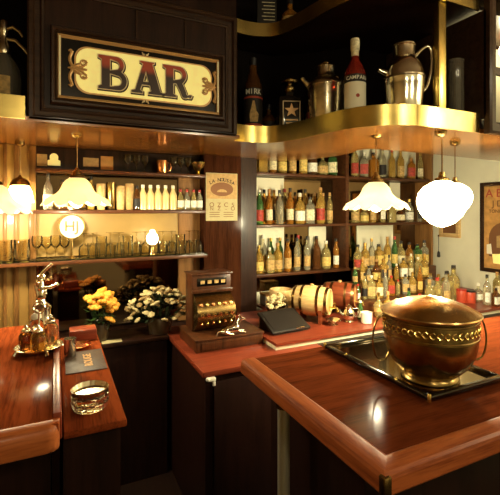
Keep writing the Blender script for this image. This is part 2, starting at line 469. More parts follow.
# letters in unit boxes (x 0-1, z 0-1)
def L_B():
    o = [(0, 0)] + arc(.66, .285, .285, -90, 62, 12) + arc(.60, .755, .245, -50, 90, 12) + [(0, 1), (0, .93), (.11, .88), (.11, .12), (0, .07)]
    h1 = [(.38, .09)] + arc(.62, .285, .155, -72, 90, 8) + [(.38, .48)]
    h2 = [(.38, .57)] + arc(.57, .74, .13, -72, 72, 8) + [(.38, .91)]
    return [o, h1, h2]
def L_A():
    o = [(0, 0), (.36, 0), (.36, .06), (.28, .1), (.34, .27), (.60, .27), (.65, .1), (.56, .06), (.56, 0), (1.05, 0), (1.05, .06), (.96, .1), (.68, .94), (.75, .97), (.75, 1), (.28, 1), (.28, .96), (.38, .92), (.12, .1), (0, .06)]
    h = [(.38, .37), (.56, .37), (.47, .70)]
    return [o, h]
def L_R():
    o = [(0, 0), (.46, 0), (.46, .06), (.37, .11), (.37, .44), (.48, .44)] + [(.62, .2)] + arc(.80, .14, .14, 200, 300, 6) + [(1.02, .02), (1.06, .10), (1.0, .13)] + arc(.90, .16, .06, 250, 160, 4) + [(.76, .36), (.70, .46)] + arc(.58, .735, .265, -45, 90, 12) + [(0, 1), (0, .93), (.1, .88), (.1, .11), (0, .06)]
    h = [(.37, .54)] + arc(.55, .725, .145, -72, 72, 8) + [(.37, .91)]
    return [o, h]
zl0, zl1 = zbot + .024, ztop - .022
for fn, p0, p1 in ((L_B, 98, 128), (L_A, 131, 161), (L_R, 162.5, 189.5)):
    x0 = spt(p0, 75)[0]; x1 = spt(p1, 80)[0]
    def tr(g): return [[(x * (x1 - x0), z * (zl1 - zl0)) for x, z in sp] for sp in fn()]
    for nm, m, off, yy, e in (('letter_shadow', 'ink_dark', .0065, SV - .0115, .0012), ('letter_outline', 'sign_pale', .0035, SV - .0135, .0012), ('letter', 'sign_letter', -.0008, SV - .0155, .0014)):
        me = flat_mesh(tr(0), e, nm, m, offset=off)
        o = link(nm, me, sg, Vector((x0 + (.003 if nm == 'letter_shadow' else 0), yy, zl0 - (.003 if nm == 'letter_shadow' else 0))) - Vector(sg.location))
# scrolls at both ends
def scroll(cx, zc, s, m='sign_gold'):
    mb = MB()
    y = SV - .011
    for k in (1, -1):
        pts = [(cx, zc + k * .004)] + [(cx - s * (.012 + .010 * math.sin(t * 3.2)), zc + k * (.01 + .062 * t)) for t in [i / 8 for i in range(9)]]
        pts += [(cx - s * (.022 + .007 * math.cos(a)), zc + k * (.074 + .006 * math.sin(a))) for a in (1.2, 2.2, 3.2, 4.2)]
        mb.tube([(x, y, z) for x, z in pts], [.008] * 2 + [.0072] * (len(pts) - 4) + [.006] * 2, 6)
        mb.tube([(cx + s * .004, y, zc), (cx + s * .03, y, zc + k * .012), (cx + s * .046, y, zc + k * .026), (cx + s * .040, y, zc + k * .038), (cx + s * .032, y, zc + k * .03)], .0062, 6)
        mb.tube([(cx - s * .022, y, zc), (cx, y, zc + k * .010), (cx + s * .022, y, zc + k * .024)], [.003, .011, .006], 6)
    mb.tube([(cx - s * .03, y, zc), (cx, y, zc), (cx + s * .05, y, zc)], [.003, .012, .005], 6)
    for k in (1, -1):
        mb.tube([(cx + s * (.036 + .014 * math.cos(a)), y, zc + k * (.030 + .012 * math.sin(a))) for a in [j * .7 for j in range(9)]], .0045, 6)
    return mb
zc_ = (ztop + zbot) / 2
wpart('scroll_ornament', scroll(a0 - .004, zc_, 1), 'sign_gold', sg)
wpart('scroll_ornament', scroll(a1 + .004, zc_, -1), 'sign_gold', sg)
for z, k in ((ztop + .010, 1), (zbot - .010, -1)):
    cx = spt(145, 75)[0]; mb = MB()
    for sx in (-1, 1): mb.tube([(cx + sx * .003, SV - .009, z), (cx + sx * .012, SV - .009, z + k * .004), (cx + sx * .016, SV - .009, z + k * .012)], [.005, .004, .002], 6)
    wpart('sprig_ornament', mb, 'sign_pale', sg)
# right-hand glazed cabinet over the canopy end
rx0 = 1.885
rc = thing('display_cabinet', 'glazed wooden cabinet with pale interior above the canopy\'s right end', 'cabinet', (2.3, 1.6, ZS))
wpart('side_panel', MB().box((rx0, 1.30, ZS + .066), (rx0 + .02, 1.96, ZU - .002)), 'wood_frame', rc)
rx1 = 2.75
f0 = rx0 + .02
wpart('door_frame', frame_ring(f0 - .02, rx1, ZS - .01, ZU + .4, [(0, 0), (0, .03), (.012, .036), (.03, .03), (.05, .028), (.062, .014), (.062, 0)], 1.31), 'wood_frame', rc)
wpart('door_rail', MB().box((f0 + .04, 1.29, 2.265), (rx1 - .06, 1.31, 2.30)), 'wood_frame', rc)
wpart('glass_pane', MB().box((f0 + .03, 1.315, ZS + .05), (rx1 - .05, 1.318, 2.9)), 'glass_pane', rc)
wpart('lining', MB().box((f0, 1.6, ZS + .066), (rx1, 1.62, ZU - .002)), 'cream_wood', rc)
# ------------------------------------------------------------------ COUNTERS
# right bar counter
ZB = 1.06
ru, rv0, rv1 = .613, .640, 1.30
bc = thing('bar_counter', 'polished mahogany bar counter with raised moulded border and brass corner, right foreground', 'bar counter', (1.6, 1.0, 0))
RX = 3.0
wpart('top', MB().box((ru + .05, rv0 + .05, ZB - .045), (RX, rv1 + .05, ZB - .004)), 'wood_counter', bc)
prof = [(.004, -.052), (-.003, -.049), (-.006, -.044), (-.006, -.014), (-.003, -.006), (.004, -.001), (.010, .0006), (.043, .0006), (.049, -.0015), (.053, -.0045), (.053, -.052)]
def nosing(path_a, path_b, axis):
    pass
mb = MB(); k = len(prof); vs = []
for i, z in prof: vs.append((ru + i, rv1 + .05, ZB + z))
for i, z in prof: vs.append((ru + i, rv0 + i, ZB + z))
fs = [tuple((i, (i + 1) % k, k + (i + 1) % k, k + i)) for i in range(k)] + [list(range(k)), list(range(2 * k - 1, k - 1, -1))]
wpart('border_moulding', mb.add(vs, fs), 'wood_border_long', bc, sharp=.3)
mb = MB(); vs = []
for i, z in prof: vs.append((ru + i, rv0 + i, ZB + z))
for i, z in prof: vs.append((RX, rv0 + i, ZB + z))
wpart('border_moulding', mb.add(vs, fs), 'wood_border', bc, sharp=.3)
# mitre joint line in the field and brass corner cap
mb = MB()
mb.box((ru - .0085, rv0 - .0085, ZB - .054), (ru + .012, rv0 + .012, ZB - .0055), .005)
wpart('corner_bracket', mb, 'brass_old', bc, 'brass corner bracket')
wpart('body', MB().box((ru + .12, rv0 + .20, 0), (RX - .02, rv1 - .02, ZB - .046)), 'wood_low', bc)
for kx in range(4):
    uu = ru + .2 + kx * .55
    wpart('front_panel', MB().box((uu, rv0 + .185, .15), (uu + .45, rv0 + .199, ZB - .12), .004), 'wood_low', bc)
pp = on_z(292, 430, 1.0)
post = thing('steel_post', 'round steel post with brass collar under the right counter\'s edge', 'post', (.675, 1.16, 0))
part('pole', MB().lathe([(.02, 0), (.02, .955)], 20), 'steel', post)
part('collar', MB().lathe([(.021, .955), (.026, .958), (.026, .985), (.022, .99), (.022, 1.006)], 20), 'brass_old', post)
part('foot', MB().lathe([(.045, 0), (.045, .008), (.022, .02)], 20), 'steel', post)
# left bar counter
lu, lv0, lv1 = .010, 1.135, 2.19
lc = thing('bar_counter', 'polished red-brown counter with thick orange wooden front edge, left foreground', 'bar counter', (-.6, 1.6, 0))
LX = -1.88
wpart('top', MB().box((LX, lv0 + .012, ZB - .03), (lu, lv1, ZB), .003), 'wood_counter_long', lc)
pf = [(0, -.072), (-.010, -.066), (-.016, -.05), (-.016, -.022), (-.009, -.005), (.002, .0015), (.022, .0015), (.022, -.072)]
mb = MB(); vs = []; k = len(pf)
ends = [(LX, 0), (lu - .03, 0), (lu - .012, .004), (lu - .002, .014), (lu + .002, .024)]
for (uu, back_) in ends:
    for i, z in pf: vs.append((uu, lv0 + .012 + max(i, -.016) + back_ if i < .02 else lv0 + .034 + back_ * .2, ZB + z))
fs = []
for e in range(len(ends) - 1):
    for i in range(k): fs.append((e * k + i, e * k + (i + 1) % k, (e + 1) * k + (i + 1) % k, (e + 1) * k + i))
fs += [list(range(k)), list(range(len(ends) * k - 1, len(ends) * k - k - 1, -1))]
wpart('front_edge', mb.add(vs, fs), 'wood_edge', lc)
wpart('side_rail', MB().box((lu - .014, lv0 + .045, ZB - .06), (lu + .008, lv1, ZB + .012), .004), 'wood_red', lc)
wpart('body', MB().box((LX, lv0 + .16, 0), (lu - .02, lv1 - .02, ZB - .031)), 'wood_low', lc)
# ledge beside it
lg = thing('side_ledge', 'lower wooden ledge running along the left counter\'s right side', 'ledge', (.1, 1.65, 0))
lz = 1.0
gu0, gu1, gv0, gv1 = lu + .012, .188, 1.215, 2.12
wpart('top', MB().box((gu0, gv0, lz - .022), (gu1, gv1, lz), .004), 'wood_counter_long', lg)
wpart('body', MB().box((gu0, gv0 + .02, 0), (gu1 - .015, gv1 - .01, lz - .0225)), 'wood_low', lg)
wpart('end_block', MB().box((gu0 + .04, 2.02, lz), (gu1 - .01, gv1 - .01, lz + .05), .006), 'wood_red', lg)
# back counters
rcn = thing('back_counter', 'low red-brown service counter under the cash register and pillar', 'counter', (1.2, 2.3, 0))
b0, bz = .63, .835
wpart('top', MB().box((b0, 1.835, bz - .028), (1.36, 2.655, bz), .005), 'wood_red', rcn)
wpart('body', MB().box((b0 + .02, 1.86, 0), (1.36, 2.65, bz - .029)), 'wood_low', rcn)
wpart('door_panel', MB().box((b0 + .06, 1.845, .1), (1.0, 1.859, bz - .06), .003), 'wood_low', rcn)
hk = on_v(210, 379, 1.845)
mb = MB(); mb.box((hk.x - .02, 1.82, hk.z - .004), (hk.x + .022, 1.846, hk.z + .012), .003); mb.box((hk.x + .008, 1.826, hk.z - .03), (hk.x + .022, 1.84, hk.z), .003)
mb.ball((hk.x - .018, 1.822, hk.z + .008), .011)
wpart('latch', mb, 'cap_white', rcn, 'pale metal latch')
r2 = thing('back_counter', 'cream-fronted back counter with red-brown top carrying barrels and bottles', 'counter', (2.2, 2.4, 0))
c2 = 1.088; cz = .875; cv = 1.945
wpart('body', MB().box((1.365, 1.90, 0), (U1 - .002, 2.86, bz - .001)), 'wood_low', r2)
wpart('front_board', MB().box((c2, cv + .01, bz + .001), (U1 - .002, cv + .03, cz - .016)), 'cream_wood', r2)
wpart('riser', MB().box((c2, cv + .031, bz + .001), (U1 - .002, 2.64, cz - .016)), 'cream_wood', r2)
wpart('top', MB().prism([(c2 - .003, cv), (U1 - .002, cv), (U1 - .002, 2.86), (1.40, 2.86), (1.40, 2.645), (c2 - .003, 2.645)], cz - .0155, cz), 'wood_red', r2)
bl = thing('back_counter', 'dark low counter under the glass shelf, carrying the two bouquets', 'counter', (.1, 2.6, 0))
wpart('top', MB().box((-1.88, 2.45, .815), (b0 - .004, VB - .06, .84), .004), 'wood_dark', bl)
wpart('body', MB().box((-1.88, 2.47, 0), (b0 - .01, VB - .06, .814)), 'wood_low', bl)
# stepped stand for bottles
st = thing('bottle_steps', 'dark stepped stand behind the barrels holding crowded bottles', 'stand', (2.0, 2.7, cz))
STEPS = [(2.36, .945), (2.56, 1.02), (2.76, 1.09)]
x0s = 1.93
for v, z in STEPS:
    v2 = v + .145 if v < 2.7 else 2.855
    wpart('step', MB().box((x0s if v < 2.7 else 2.33, v - .10, cz + .001), (1.146 * v, v + .099 if v < 2.7 else 2.84, z), .002), 'wood_shelf', st)
# ------------------------------------------------------------------ BACK BAR SHELVES
ls = thing('back_bar', 'mirror-backed back bar with two wood shelves and a glass shelf, left', 'shelving', (0, 2.7, .84))
LSU0, LSU1 = gx + .002, pl0.x - .003
wpart('mirror', MB().box((LSU0, VB - .012, 1.30), (tp0.x + .008, VB - .006, 1.86)), 'mirror_dark', ls, 'dark smoked mirror')
wpart('back_or_reflection_panel', MB().box((LSU0, VB - .022, 1.318), (tp0.x + .008, VB - .0125, 1.577)), 'gold_wall', ls, 'gold-brown back panel')
wpart('mirror', MB().box((LSU0, VB - .012, .86), (tp0.x + .008, VB - .006, 1.29)), 'mirror_dark', ls, 'dark smoked mirror')
wpart('wood_shelf', MB().box((-1.85, 2.61, 1.578), (LSU1, VB - .0625, 1.600), .003), 'wood_shelf', ls)
wpart('wood_shelf', MB().box((LSU0, 2.61, 1.818), (LSU1, VB - .055, 1.838), .003), 'wood_shelf', ls)
wpart('glass_shelf', MB().box((-1.85, 2.58, 1.309), (LSU1, VB - .0625, 1.317), .001), 'glass_shelf', ls)
wpart('shelf_rail', MB().box((-1.85, 2.583, 1.286), (LSU1, 2.60, 1.308), .002), 'wood_shelf', ls)
wpart('card_board', MB().box((LSU0, VB - .04, 1.845), (LSU1, VB - .014, 1.975)), 'wood_dark', ls)
# right unit
RV = 2.865
rs = thing('back_bar', 'mirror-backed back bar unit full of spirits, right of the pillar', 'shelving', (1.9, 2.95, .9))
e0 = on_v(253, 200, RV).x; e1 = on_v(430, 200, RV).x; em = on_v(347, 200, RV).x
wpart('mirror', MB().box((e0, VR - .010, .92), (e1, VR - .004, 2.3)), 'mirror_back', rs, 'brown-toned mirror')
for (pa, pb2, za, zb2) in ((255, 284, 1.101, 1.46), (309, 326, 1.101, 1.46), (357, 393, 1.12, 1.46), (256, 284, 1.72, 1.87), (390, 400, 1.486, 1.87), (256, 275, 1.9, 2.3), (352, 428, 1.9, 2.3)):  # bright reflections in the mirror, painted as cream panels laid over it
    wpart('back_or_reflection_panel', MB().box((on_v(pa, 230, VR - .02).x, VR - .02, za), (on_v(pb2, 230, VR - .02).x, VR - .011, zb2)), 'cream_wall', rs, 'cream panel painting a bright mirror reflection')
wpart('side_board', MB().box((e0 - .025, RV - .01, .9), (e0, VR - .002, 2.4)), 'wood_shelf', rs)
wpart('side_board', MB().box((e1, RV - .01, .9), (e1 + .03, VR - .002, 2.4)), 'wood_tan', rs)
wpart('divider', MB().box((em - .016, RV - .004, 1.10), (em + .016, VR - .012, 2.4)), 'wood_shelf', rs)
for z in (1.897, 1.483, ):
    wpart('wood_shelf', MB().box((e0 + .001, RV, z - .022), (e1 - .001, VR - .011, z), .003), 'wood_shelf', rs)
wpart('wood_shelf', MB().box((e0 + .001, RV - .05, 1.078), (em, VR - .011, 1.10), .003), 'wood_shelf', rs)
wpart('top_board', MB().box((e0 + .001, RV, 2.34), (e1 - .001, VR - .011, 2.36)), 'wood_shelf', rs)
# ------------------------------------------------------------------ LAMPS
WARM = (1.0, .87, .56)
def point(name, loc, e, r=.03, col=WARM):
    d = bpy.data.lights.new(name, 'POINT'); d.energy = e; d.color = col; d.shadow_soft_size = r
    o = bpy.data.objects.new(name, d); COL.objects.link(o); o.location = loc; return o
def scallop_lamp(loc, drop, label, shade='lamp_glass', s=1.0, power=8, cord='brass_dark', nf=12):
    """loc = centre of the shade rim; drop = length from the rim up to the soffit"""
    t = thing('pendant_lamp', label, 'lamp', loc)
    def fl(a, i, r, z):
        k = max(0, (r - .035) / .12)
        w = abs(math.cos(nf / 2 * a))
        return r * (1 + .11 * k * w), z - .026 * k * k * w + .012 * k * k
    pr = [(.030, .138), (.036, .132), (.052, .120), (.064, .104), (.071, .086), (.080, .068), (.097, .050), (.122, .032), (.147, .014), (.152, .004)]
    pr2 = [(r - .003, z - .002) for r, z in reversed(pr)]
    S = lambda P: [(r * s, z * s) for r, z in P]
    f = lambda a, i, r, z: fl(a, i, r, z)
    part('lamp_shade', MB().lathe(S(pr + pr2), 96, flute=f, close=False), shade, t, sharp=1.2)
    part('gallery', MB().lathe(S([(.0, .185), (.008, .184), (.012, .170), (.020, .165), (.024, .150), (.034, .146), (.038, .132), (.034, .126), (.030, .128)]), 24, close=False), 'brass_old', t)
    part('bulb', MB().lathe(S([(.0, -.020), (.012, -.018), (.024, -.008), (.030, .008), (.028, .028), (.016, .050), (.012, .07), (0, .07)]), 16), 'bulb', t)
    part('socket', MB().lathe(S([(.015, .068), (.017, .07), (.017, .128), (0, .13)]), 16), 'brass_old', t)
    part('cord', MB().tube([(0, 0, .18 * s), (0, 0, drop - .012)], .0028, 6), cord, t)
    part('ceiling_rose', MB().lathe([(.0, drop - .016), (.012, drop - .014), (.026, drop - .005), (.028, drop - .0005), (0, drop - .0005)], 20), 'brass_old', t)
    point('lamp_light', Vector(loc) + Vector((0, 0, -.055 * s)), power, .025 * s)
    point('lamp_light', Vector(loc) + Vector((0, 0, .088 * s)), power * .18, .012 * s)
    return t
q = at(376, 208, 2.10)
scallop_lamp(q, ZS - q.z, 'fluted white glass pendant lamp hanging before the right bottle shelves', power=20)
q = at(77, 204, 2.08)
scallop_lamp(q, ZS - q.z, 'fluted cream glass pendant lamp with brass gallery before the left back bar', 'lamp_glass_cream', power=15)
q = at(-6, 212, 2.0)
scallop_lamp(q, ZS - q.z, 'fluted glass pendant lamp cut by the photo\'s left edge', 'lamp_glass_cream', power=12)
def bowl_lamp(loc, drop, label, power, s=1.0, arm=None):
    t = thing('pendant_lamp', label, 'lamp', loc)
    fl = lambda a, i, r, z: (r * (1 + .07 * abs(math.cos(4 * a))), z)
    pr = [(.03, .118), (.052, .105), (.082, .085), (.104, .055), (.112, .018), (.106, -.022), (.086, -.062), (.054, -.096), (.02, -.112), (0, -.116)]
    part('lamp_shade', MB().lathe([(r * s, z * s) for r, z in pr], 64, flute=fl, close=False), 'lamp_glass_bright', t, sharp=1.3)
    part('gallery', MB().lathe([(.0, .165 * s), (.014 * s, .16 * s), (.018 * s, .135 * s), (.034 * s, .128 * s), (.036 * s, .108 * s), (.03 * s, .106 * s)], 20, close=False), 'brass_old', t)
    pts = [(0, 0, .16 * s), (0, 0, drop - .012)] if not arm else arm
    part('cord', MB().tube(pts, .004 if arm else .0028, 8), 'brass_dark', t)
    e = pts[-1]
    part('ceiling_rose', MB().lathe([(.0, -.014), (.012, -.012), (.026, -.004), (.028, .0110), (0, .0110)], 20), 'brass_old', t, e)
    return t
q = at(442, 204, 2.06)
dz = ZS - q.z
tl = Vector(at(432, 127, 1.95)) - q
bowl_lamp(q, dz, 'glaring white glass pendant lamp on a curved brass arm, far right', 12,
          arm=[(0, 0, .16), (0, 0, dz - .085), (-.004, -.002, dz - .055), (-.018, -.012, dz - .03), (-.045, -.03, dz - .014), (-.07, -.05, dz - .012)])
point('lamp_light', q + Vector((0, -.0, -.17)), 46, .05)
q2 = at(455, 199, 2.28)
bowl_lamp(q2, ZS - q2.z, 'second white glass lamp on a straight cord, behind the glaring one', 5, s=.75)
# small bell lamp on the left
q = at(20, 197, 2.3)
t = thing('pendant_lamp', 'small bell-shaped pendant lamp with brass cap, left of the cream glass lamp', 'lamp', q)
part('lamp_shade', MB().lathe([(.030, .075), (.046, .060), (.058, .035), (.066, .0), (.070, -.03), (.067, -.03), (.063, .0), (.055, .033), (.04, .058)], 40, close=False), 'lamp_glass_bright', t)
part('cap', MB().lathe([(0, .125), (.006, .122), (.012, .112), (.03, .104), (.044, .088), (.054, .066), (.050, .062), (.03, .078)], 32, close=False), 'brass_old', t)
part('bulb', MB().ball((0, 0, .01), .028, 12), 'bulb', t)
part('cord', MB().tube([(0, 0, .12), (0, 0, ZS - q.z - .012)], .0028, 6), 'brass_dark', t)
part('ceiling_rose', MB().lathe([(.0, -.014), (.012, -.012), (.024, -.003), (.024, 0.011), (0, .011)], 20), 'brass_old', t, (0, 0, ZS - q.z - .0115))
point('lamp_light', q + Vector((0, 0, -.045)), 5, .02)
# unseen fill lights added over the guests' side of the room
for (u, v, z, e, r) in ((1.5, -.7, 2.45, 24, .10), (.1, -.9, 2.45, 20, .10), (2.9, -.1, 2.4, 46, .12)):
    point('room_fill', (u, v, z), e, r)
point('cabinet_fill', (2.3, 1.45, 2.5), 5, .05)  # unseen fill light added to brighten the cabinet lining
# ------------------------------------------------------------------ BOTTLES
def ORD(i): return ['first', 'second', 'third', 'fourth', 'fifth', 'sixth', 'seventh', 'eighth', 'ninth', 'tenth', 'eleventh', 'twelfth', 'thirteenth', 'fourteenth', 'fifteenth', 'sixteenth', 'seventeenth', 'eighteenth', 'nineteenth', 'twentieth', 'twenty-first', 'twenty-second', 'twenty-third', 'twenty-fourth'][i]
KINDS = {  # profile (r, z), label z range, cap (r, z0, z1), square exponent
    'tall': ([(0, .004), (.028, 0), (.034, .004), (.0355, .012), (.0355, .165), (.033, .185), (.024, .206), (.0145, .226), (.0125, .262), (.0145, .266), (.0145, .272), (.012, .274), (.012, .282), (0, .282)], (.03, .125, .0355), (.0135, .262, .296), None),
    'round': ([(0, .006), (.030, 0), (.040, .004), (.042, .014), (.042, .13), (.040, .15), (.030, .17), (.018, .183), (.0145, .195), (.0145, .225), (.016, .229), (.0135, .233), (0, .233)], (.028, .105, .042), (.0155, .220, .248), None),
    'squat': ([(0, .006), (.038, 0), (.048, .005), (.050, .018), (.048, .085), (.040, .108), (.024, .122), (.015, .13), (.0135, .165), (.016, .169), (0, .169)], (.022, .08, .0497), (.017, .160, .188), None),
    'square': ([(0, .004), (.030, 0), (.037, .004), (.038, .012), (.038, .145), (.034, .16), (.018, .172), (.0145, .18), (.0145, .205), (.016, .208), (0, .208)], (.03, .12, .0378), (.0155, .196, .226), 8),
    'slim': ([(0, .004), (.022, 0), (.027, .004), (.028, .012), (.028, .17), (.025, .192), (.016, .21), (.0115, .225), (.0115, .265), (.013, .268), (0, .268)], (.035, .12, .028), (.0125, .255, .285), None),
    'flask': ([(0, .004), (.028, 0), (.034, .005), (.044, .04), (.050, .075), (.046, .108), (.030, .134), (.016, .148), (.0125, .16), (.0125, .195), (.0145, .198), (0, .198)], (.055, .095, .0495), (.014, .190, .222), None),
    'mini': ([(0, .004), (.019, 0), (.024, .004), (.0245, .01), (.0245, .09), (.022, .105), (.0135, .122), (.0105, .132), (.0105, .148), (.012, .150), (0, .150)], (.02, .075, .0245), (.0118, .142, .162), None),
}
WORD = {'tall': 'tall', 'round': 'rounded', 'squat': 'squat', 'square': 'square', 'slim': 'slim', 'flask': 'bulbous', 'mini': 'small'}
PM = {}
def bottle_meshes(kind, s):
    key = (kind, s)
    if key not in PM:
        pr, lb, cp, pw = KINDS[kind]
        PM[key] = True
    return KINDS[kind]
MESH = {}
def getmesh(key, fn):
    if key not in MESH: MESH[key] = fn()
    return MESH[key]
def label_mb(kind, s):
    pr, (z0, z1, r), cp, pw = KINDS[kind]
    mb = MB(); vs = []; n = 10; e = .0009
    prof_z = [z0, z1]
    def rad(z):
        for (r0, a), (r1, b) in zip(pr, pr[1:]):
            if a <= z <= b and b > a: return r0 + (r1 - r0) * (z - a) / (b - a)
        return r
    for i in range(n + 1):
        a = -PI / 2 + R(-80 + 160 * i / n)
        q = 1 if not pw else (abs(math.cos(a)) ** pw + abs(math.sin(a)) ** pw) ** (-1 / pw)
        for k in range(4):
            z = z0 + (z1 - z0) * k / 3
            rr = (rad(z) * q + e) * s
            vs.append((rr * math.cos(a), rr * math.sin(a), z * s))
    fs = [(i * 4 + k, (i + 1) * 4 + k, (i + 1) * 4 + k + 1, i * 4 + k + 1) for i in range(n) for k in range(3)]
    return mb.add(vs, fs)
def body_mb(kind, s):
    pr, lb, cp, pw = KINDS[kind]
    mb = MB(); seg = 24 if pw else 16
    return mb.lathe([(r * s, z * s) for r, z in pr], seg, power=pw)
def cap_mb(kind, s):
    r, z0, z1 = KINDS[kind][2]
    return MB().lathe([(r * s, z0 * s), (r * s, (z1 - .002) * s), ((r - .002) * s, z1 * s), (0, z1 * s)], 12)
def bottle(kind, gm, lm, cm, loc, label, group, s=1.0, rz=0, name='liquor_bottle', cat='bottle'):
    b = link(name, getmesh(('b', kind, s, gm), lambda: body_mb(kind, s).mesh('bottle_body', gm)), None, loc, (0, 0, rz))
    tag(b, label, cat, group)
    if lm:
        link('label', getmesh(('l', kind, s, lm), lambda: label_mb(kind, s).mesh('bottle_label', lm)), b)
    if cm:
        link('cap', getmesh(('c', kind, s, cm), lambda: cap_mb(kind, s).mesh('bottle_cap', cm)), b)
    return b
GW = {'glass_amber': 'amber', 'glass_whisky': 'honey', 'glass_straw': 'straw', 'glass_clear': 'clear', 'glass_green': 'green', 'glass_brown': 'brown', 'glass_red': 'red', 'glass_smoke': 'smoky', 'milk_juice': 'pale yellow'}
LW = {'label_gold': 'yellow', 'label_cream': 'cream', 'label_white': 'white', 'label_tan': 'tan', 'label_red': 'red', 'label_black': 'black'}
CW = {'cap_black': 'black', 'cap_red': 'red', 'cap_gold': 'gold', 'cap_white': 'white', 'cap_cork': 'cork'}
GL = ['glass_amber', 'glass_whisky', 'glass_whisky', 'glass_whisky', 'glass_straw', 'glass_straw', 'glass_clear', 'glass_clear', 'glass_green', 'glass_brown']
LL = ['label_cream', 'label_cream', 'label_tan', 'label_white', 'label_tan', 'label_red', 'label_black', 'label_cream', 'label_tan', 'label_gold', 'label_gold']
CC = ['cap_black', 'cap_black', 'cap_red', 'cap_gold', 'cap_white', 'cap_cork']
def brow(v, z, pxs, phrase, group, kinds, s=1.0, jit=.01, gl=GL):
    for i, px in enumerate(pxs):
        p = on_v(px, 230, v)
        k = rnd.choice(kinds); g = rnd.choice(gl); l = rnd.choice(LL); c = rnd.choice(CC); l = None if rnd.random() < .22 else l
        sc = round(s * rnd.choice([.94, 1.0, 1.04]), 3)
        lt = LW[l] + ' label' if l else 'no label'; lab = f'{WORD[k]} {GW[g]} bottle, {lt}, {CW[c]} cap, {ORD(i)} from left {phrase}'
        bottle(k, g, l, c, (p.x, v + rnd.uniform(-jit, jit), z + .0005), lab, group, sc, -.35 + rnd.uniform(-.4, .4))
def lin(a, b, n): return [a + (b - a) * i / (n - 1) for i in range(n)]
sh = [2.945]
brow(2.945, 1.897, lin(262, 333, 8), 'on left top shelf', 'bottles on the top shelf, left bay', ['round', 'tall', 'square', 'squat'])
brow(2.945, 1.897, lin(354, 420, 8), 'on right top shelf', 'bottles on the top shelf, right bay', ['tall', 'slim', 'square', 'tall'], gl=['glass_whisky', 'glass_straw', 'glass_clear', 'glass_amber', 'glass_red'])
brow(2.905, 1.483, [259.5, 269, 279.5, 289.5, 299.5, 310, 320, 330], 'on left middle shelf', 'bottles on the middle shelf, left bay', ['round', 'tall', 'square', 'tall', 'slim', 'round'])
brow(2.925, 1.483, lin(355.5, 419, 8), 'on right middle shelf', 'bottles on the middle shelf, right bay', ['round', 'tall', 'square', 'slim', 'squat'], s=.9)
brow(2.88, 1.10, lin(259, 336, 9), 'on left bottom shelf', 'bottles on the bottom shelf, left bay', ['round', 'tall', 'tall', 'square', 'slim', 'round'], s=.95)
brow(2.998, 1.10, [263, 271, 280, 289, 298, 307, 316, 325], 'at left bottom shelf\'s back', 'back row on the bottom shelf', ['slim', 'slim', 'mini'], jit=.003)
brow(2.998, 1.483, [264, 274, 284.5, 295, 305, 315, 323], 'at left middle shelf\'s back', 'back row on the middle shelf', ['slim', 'slim'], jit=.003)
brow(2.77, 1.09, lin(357, 424, 10), 'on the stand\'s top step', 'bottles on the top step', ['tall', 'round', 'square', 'slim', 'round'], s=.92)
brow(2.56, 1.02, lin(355, 424, 11), 'on the stand\'s middle step', 'bottles on the middle step', ['round', 'slim', 'square', 'slim', 'mini'], s=.78)
brow(2.36, .945, lin(357, 420, 10), 'on the stand\'s bottom step', 'bottles on the bottom step', ['mini', 'round', 'square', 'slim'], s=.72)
brow(2.13, cz, [361, 378, 388, 398, 408, 419], 'before the stepped stand', 'small bottles before the stepped stand', ['mini', 'round', 'flask'], s=.75, gl=['glass_clear', 'glass_straw', 'glass_whisky', 'glass_green'])
# right end of the back counter
brow(2.20, cz, [429, 437.5, 446], 'behind the punch bowl', 'bottles behind the punch bowl', ['tall', 'round', 'flask'], s=.82, gl=['glass_clear', 'glass_straw', 'glass_clear'])
brow(2.40, cz, [431, 439, 447.5], 'by the cream wall', 'back bottles by the cream wall', ['square', 'tall', 'round'], s=.9, gl=['glass_clear', 'glass_straw', 'glass_whisky'])
p = on_v(453.5, 300, 2.28)
bottle('round', 'glass_straw', None, 'cap_black', (p.x, 2.28, cz + .0005), 'round clear bottle with black pourer, left of the red tins', None, 1.12)
for i, (px, v, h, m, lb) in enumerate(((461.5, 2.20, .10, 'tin_red', 'red tin, left of the red pair behind the punch bowl'), (470.5, 2.16, .092, 'tin_red', 'red tin, right of the red pair, with a dark lid'))):
    p = on_v(px, 300, v)
    t = thing('tin', lb, 'tin', (p.x, v, cz), 0, 'red tins')
    part('body', MB().lathe([(.036, 0), (.037, .003), (.037, h - .012), (.036, h - .01), (0, h - .01)], 24), m, t)
    part('lid', MB().lathe([(.0375, h - .0095), (.0375, h), (.034, h + .003), (0, h + .003)], 24), 'cap_red' if i == 0 else 'cap_black', t)
for i, (px, v, k, g, l, c, s, lb) in enumerate((
        (478, 2.17, 'squat', 'glass_clear', 'label_white', 'cap_white', .75, 'squat clear jar-like bottle right of the red tins'),
        (487, 2.05, 'tall', 'glass_clear', 'label_white', 'cap_black', .78, 'tall clear bottle with black cap below the framed poster'),
        (497, 2.24, 'round', 'glass_straw', 'label_cream', 'cap_cork', .8, 'straw-yellow round bottle near the photo\'s right edge'),
        (496, 1.99, 'square', 'glass_brown', 'label_white', 'cap_black', .6, 'short dark bottle with white label at the photo\'s right edge'))):
    p = on_v(px, 300, v)
    bottle(k, g, l, c, (p.x, v, cz + .0005), lb, None, s)
